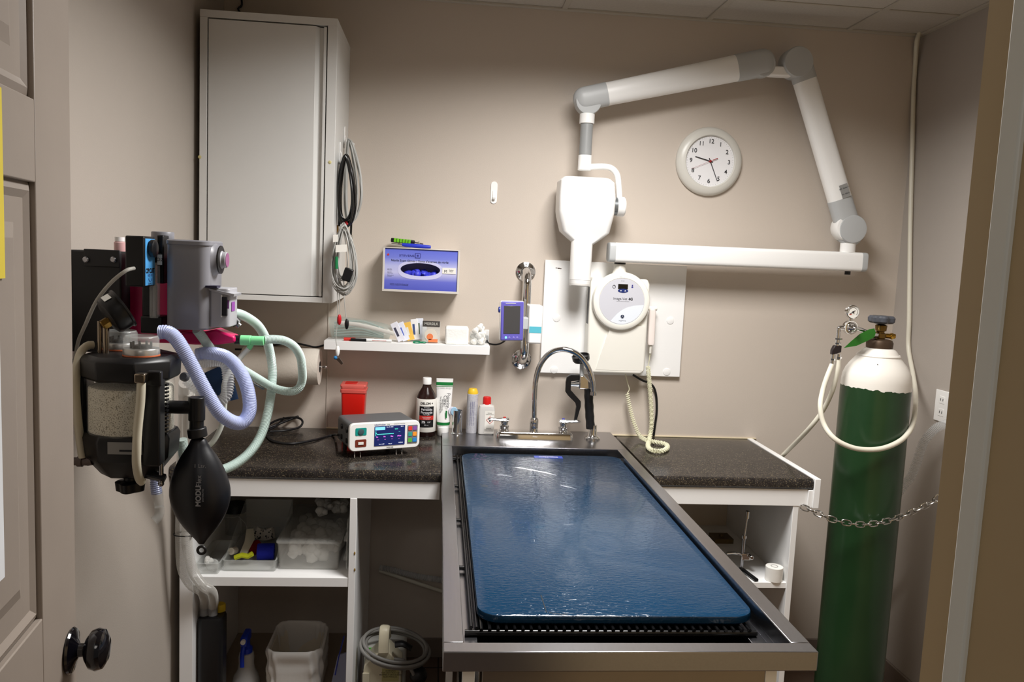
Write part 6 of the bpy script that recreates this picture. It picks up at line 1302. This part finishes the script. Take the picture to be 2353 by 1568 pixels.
q = at(190, 1061, ay-.04); bm = B(); cyl(bm, V(q.x-.028, q.y, q.z), V(q.x+.010, q.y, q.z), .0088); cyl(bm, V(q.x-.010, q.y, q.z), V(q.x, q.y, q.z), .0115); cyl(bm, V(q.x+.010, q.y, q.z), V(q.x+.020, q.y, q.z+.002), .0095); obj('end_fitting', bm, mat('brown_grey_fitting', (96, 82, 78), .4), t2)
P = [at(x, y, Y) for x, y, Y in ((325, 870, ay-ra-.018), (323, 920, ay-ra-.018), (317, 980, ay-ra-.018), (314, 1030, ay-ra-.018), (314, 1070, ay-ra-.01), (320, 1100, ay-ra+.01), (327, 1108, ay-ra+.02))]
t2 = thing('drain_tube', 'thick ivory tube bowing down the front of the granule canister', 'tube', P[-1]); obj('tubing', tube(B(), P, .0090, .008, 14), ivt, t2)
q = at(325, 867, ay-ra-.018); bm = B(); box(bm, (q.x-.012, q.y-.010, q.z-.012), (q.x+.010, q.y+.014, q.z+.008)); obj('elbow_fitting', bm, mat('nickel', (150, 138, 122)), t2, bevel=.003)
# breathing bag
nk = at(455, 1003, ey)
t = thing('breathing_bag', 'black rubber one litre breathing bag with white lettering hanging from the black elbow', 'breathing bag', at(462, 1260, ey))
top_, bot_ = at(456, 1005, ey), at(463, 1252, ey); d = (bot_-top_)
prof = [(0, .0165), (.06, .019), (.12, .030), (.22, .046), (.36, .060), (.48, .0665), (.58, .0655), (.70, .057), (.82, .040), (.92, .019), (.97, .009), (1.0, .006)]
bm = B(); rs = []
for k, r_ in prof:
    c = top_+d*k; ring = []
    for i in range(40):
        a_ = 2*PI*i/40; f_ = 1-.10*max(0, math.cos(a_-PI*1.35))**6*math.sin(PI*k) - .03*max(0, math.cos(a_-PI*1.7))**8
        ring.append(bm.verts.new(c+V(math.cos(a_)*r_*f_, math.sin(a_)*r_*.82*f_, 0)))
    rs.append(ring)
ring_join(bm, rs); bg = obj('bag_body', bm, mat('bag_rubber', (14, 16, 22), .38), t, sub=1)
bm = B(); cyl(bm, nk-ZA*.002, V(ex, ey, at(455, 984, ey).z), .0205); obj('bag_collar', bm, blackR, t, bevel=.002)
q = at(463, 1265, ey); bm = B(); tube(bm, [q+V(.0085*math.cos(a_), 0, .0085*math.sin(a_)) for a_ in [2*PI*k/14 for k in range(14)]], .0032, .003, 8, True); obj('hanging_loop', bm, blackR, t)
lw2 = mat('worn_white_print', (150, 152, 158), .6)
q = at(457, 1074, ey-.048); text('1 Ltr.', .0085, V(q.x, ey-.041, q.z), lw2, bg)
q = at(455, 1135, ey-.06); text('MODU', .0110, V(q.x, ey-.0566, at(455, 1142, ey-.06).z), lw2, bg, ZA, -XA, bold=.05); text('Flex', .0110, V(q.x, ey-.0530, at(455, 1108, ey-.06).z), lw2, bg, ZA, -XA); text('DISTRIBUTED', .0035, V(q.x+.009, ey-.0560, at(455, 1140, ey-.06).z), lw2, bg, ZA, -XA)
# hoses
grnH = mat('pale_green_corrugated', (206, 226, 220), .2, alpha=.82, var=.02); bluH = mat('pale_blue_corrugated', (196, 206, 244), .2, alpha=.88, var=.02); clrH = mat('clear_corrugated', (222, 222, 222), .15, alpha=.55, var=.02)
P = [(515, 716, -1.42), (530, 718, -1.40), (560, 726, -1.34), (592, 748, -1.28), (612, 782, -1.24), (622, 820, -1.22), (626, 860, -1.22), (622, 910, -1.24), (614, 955, -1.27), (600, 1000, -1.30), (578, 1035, -1.34), (548, 1062, -1.38), (512, 1080, -1.42), (470, 1090, -1.46), (440, 1085, -1.48), (425, 1060, -1.49), (418, 1010, -1.50)]
tag(obj('breathing_hose', corr(B(), [at(*p) for p in P], .0118, .0032, .045), grnH), 'pale green corrugated hose making the big outer loop down behind the black bag', 'hose')
P = [(452, 758, -1.44), (465, 775, -1.42), (482, 798, -1.38), (510, 820, -1.34), (550, 845, -1.30), (595, 872, -1.26), (630, 892, -1.25), (662, 900, -1.25), (684, 895, -1.25), (694, 875, -1.25), (694, 845, -1.27), (690, 820, -1.28), (677, 798, -1.30), (655, 784, -1.32), (630, 780, -1.34), (606, 781, -1.355)]
tag(obj('breathing_hose', corr(B(), [at(*p) for p in P], .0110, .0032, .045), grnH), 'pale green corrugated hose crossing to the green connector in front of the towel roll', 'hose')
a, b_ = at(553, 782, MY+.02), at(607, 782, MY+.02); b_.z = a.z; t = thing('green_connector', 'mint green plastic hose connector on the magenta outlet with a slanting white side tube', 'connector', a-ZA*.02)
mint = mat('mint_plastic', (140, 232, 165), .35)
bm = B(); cyl(bm, a, a.lerp(b_, .45), .0130); cyl(bm, a.lerp(b_, .45), b_, .0118); obj('connector_tube', bm, mint, t, bevel=.001)
c = a.lerp(b_, .55); s_ = at(572, 801, MY+.02); bm = B(); cyl(bm, c, s_, .0066); obj('side_port', bm, mint, t); bm = B(); tube(bm, [s_, at(552, 822, MY+.02), at(530, 850, MY), at(515, 885, MY-.02), at(516, 930, MY), at(510, 975, MY), at(490, 1015, MY), at(470, 1030, MY)], .0066); obj('side_tube', bm, mat('white_side_tube', (226, 230, 222), .3), t)
P = [(366, 764, -1.57), (384, 764, -1.57), (402, 776, -1.575), (420, 802, -1.58), (440, 838, -1.58), (460, 876, -1.58), (480, 912, -1.58), (502, 946, -1.58), (526, 966, -1.57), (550, 973, -1.55), (566, 962, -1.53), (574, 938, -1.51), (570, 900, -1.49), (558, 866, -1.47), (540, 838, -1.45), (518, 820, -1.44), (492, 813, -1.43), (468, 813, -1.42), (452, 816, -1.42)]
tag(obj('breathing_hose', corr(B(), [at(*p) for p in P], .0155, .0040, .05), bluH), 'pale blue corrugated hose hanging in a long loop right of the granule canister', 'hose')
P = [(440, 840, -1.42), (470, 833, -1.42), (500, 830, -1.42), (519, 838, -1.42), (524, 862, -1.43), (524, 890, -1.44), (518, 912, -1.45), (502, 925, -1.46), (486, 915, -1.46), (468, 902, -1.46), (448, 890, -1.47), (430, 872, -1.48)]
tag(obj('breathing_hose', corr(B(), [at(*p) for p in P], .0132, .0062, .12), clrH), 'clear ribbed hose curled inside the loop of the blue hose', 'hose')
P = [(362, 1040, -1.50), (360, 1075, -1.50), (358, 1110, -1.50), (360, 1135, -1.50)]
t = thing('hose_end', 'end of a pale blue corrugated hose with a clear elbow hanging below the canister', 'hose', at(362, 1200, -1.5))
obj('hose', corr(B(), [at(*p) for p in P], .0125, .005, .07), bluH, t)
bm = B(); a, b_ = at(361, 1130, -1.5), at(366, 1165, -1.5); cyl(bm, a, b_, .0135, .010); tube(bm, [b_, at(367, 1178, -1.5), at(362, 1190, -1.505), at(354, 1198, -1.51)], .011, .004, 14); obj('clear_elbow', bm, clear2, t)
t = thing('black_wall_fitting', 'small black plug fitting just right of the grey vaporizer', 'fitting', at(538, 735, -1.40)); bm = B(); a, b_ = at(530, 728, -1.40), at(546, 745, -1.40); cyl(bm, a, b_, .012); obj('plug', bm, blackR, t); bm = B(); cyl(bm, b_, b_+(b_-a)*.3, .007); obj('tip', bm, steel, t)
# dark items between hoses: blue cuff, grey knob, metal probe
tag(obj('blood_pressure_cuff', sweep(B(), smooth([at(486, 850, -1.36), at(500, 880, -1.36), at(512, 925, -1.36)], .01), (.040, .004), 16, up=XA), mat('navy_cuff', (18, 48, 84), .7)), 'dark navy cuff hanging behind the clear ribbed hose', 'cuff')
t = thing('absorber_valve', 'small grey-capped clear valve right of the canister top', 'valve', at(429, 880, -1.52)); q = at(427, 868, -1.52)
obj('cap', lathe(B(), q, [(.009, 0), (.0105, .002), (.0105, .010), (.008, .012), (0, .012)], V(-.2, -1, .4), 20), mat('dark_grey_cap', (70, 70, 74), .4), t); bm = B(); cyl(bm, q, q+V(.01, .05, -.02), .009); obj('valve_stem', bm, clear2, t)
tag(obj('metal_probe', tube(B(), [at(570, 875, -1.30), at(590, 886, -1.28), at(605, 894, -1.26)], .0035, .01, 10), steel), 'thin steel probe pointing right behind the blue hose', 'probe')
# small items behind the machine
q = at(275, 566, -1.38); t = thing('anesthetic_bottle', 'small pink-tinted bottle with a white cap behind the black wall plate', 'bottle', V(q.x, -1.33, at(275, 590, -1.33).z))
q = V(at(275, 570, -1.33).x, -1.33, at(275, 590, -1.33).z); hh_ = at(275, 545, -1.33).z-q.z
obj('bottle_body', lathe(B(), q, [(.012, 0), (.013, .002), (.013, hh_*.72), (.009, hh_*.8)], ZA, 20), mat('pink_tint', (226, 186, 184), .3, alpha=.85), t); obj('cap', lathe(B(), q, [(.0115, hh_*.78), (.0115, hh_), (0, hh_)], ZA, 20), plasW, t)
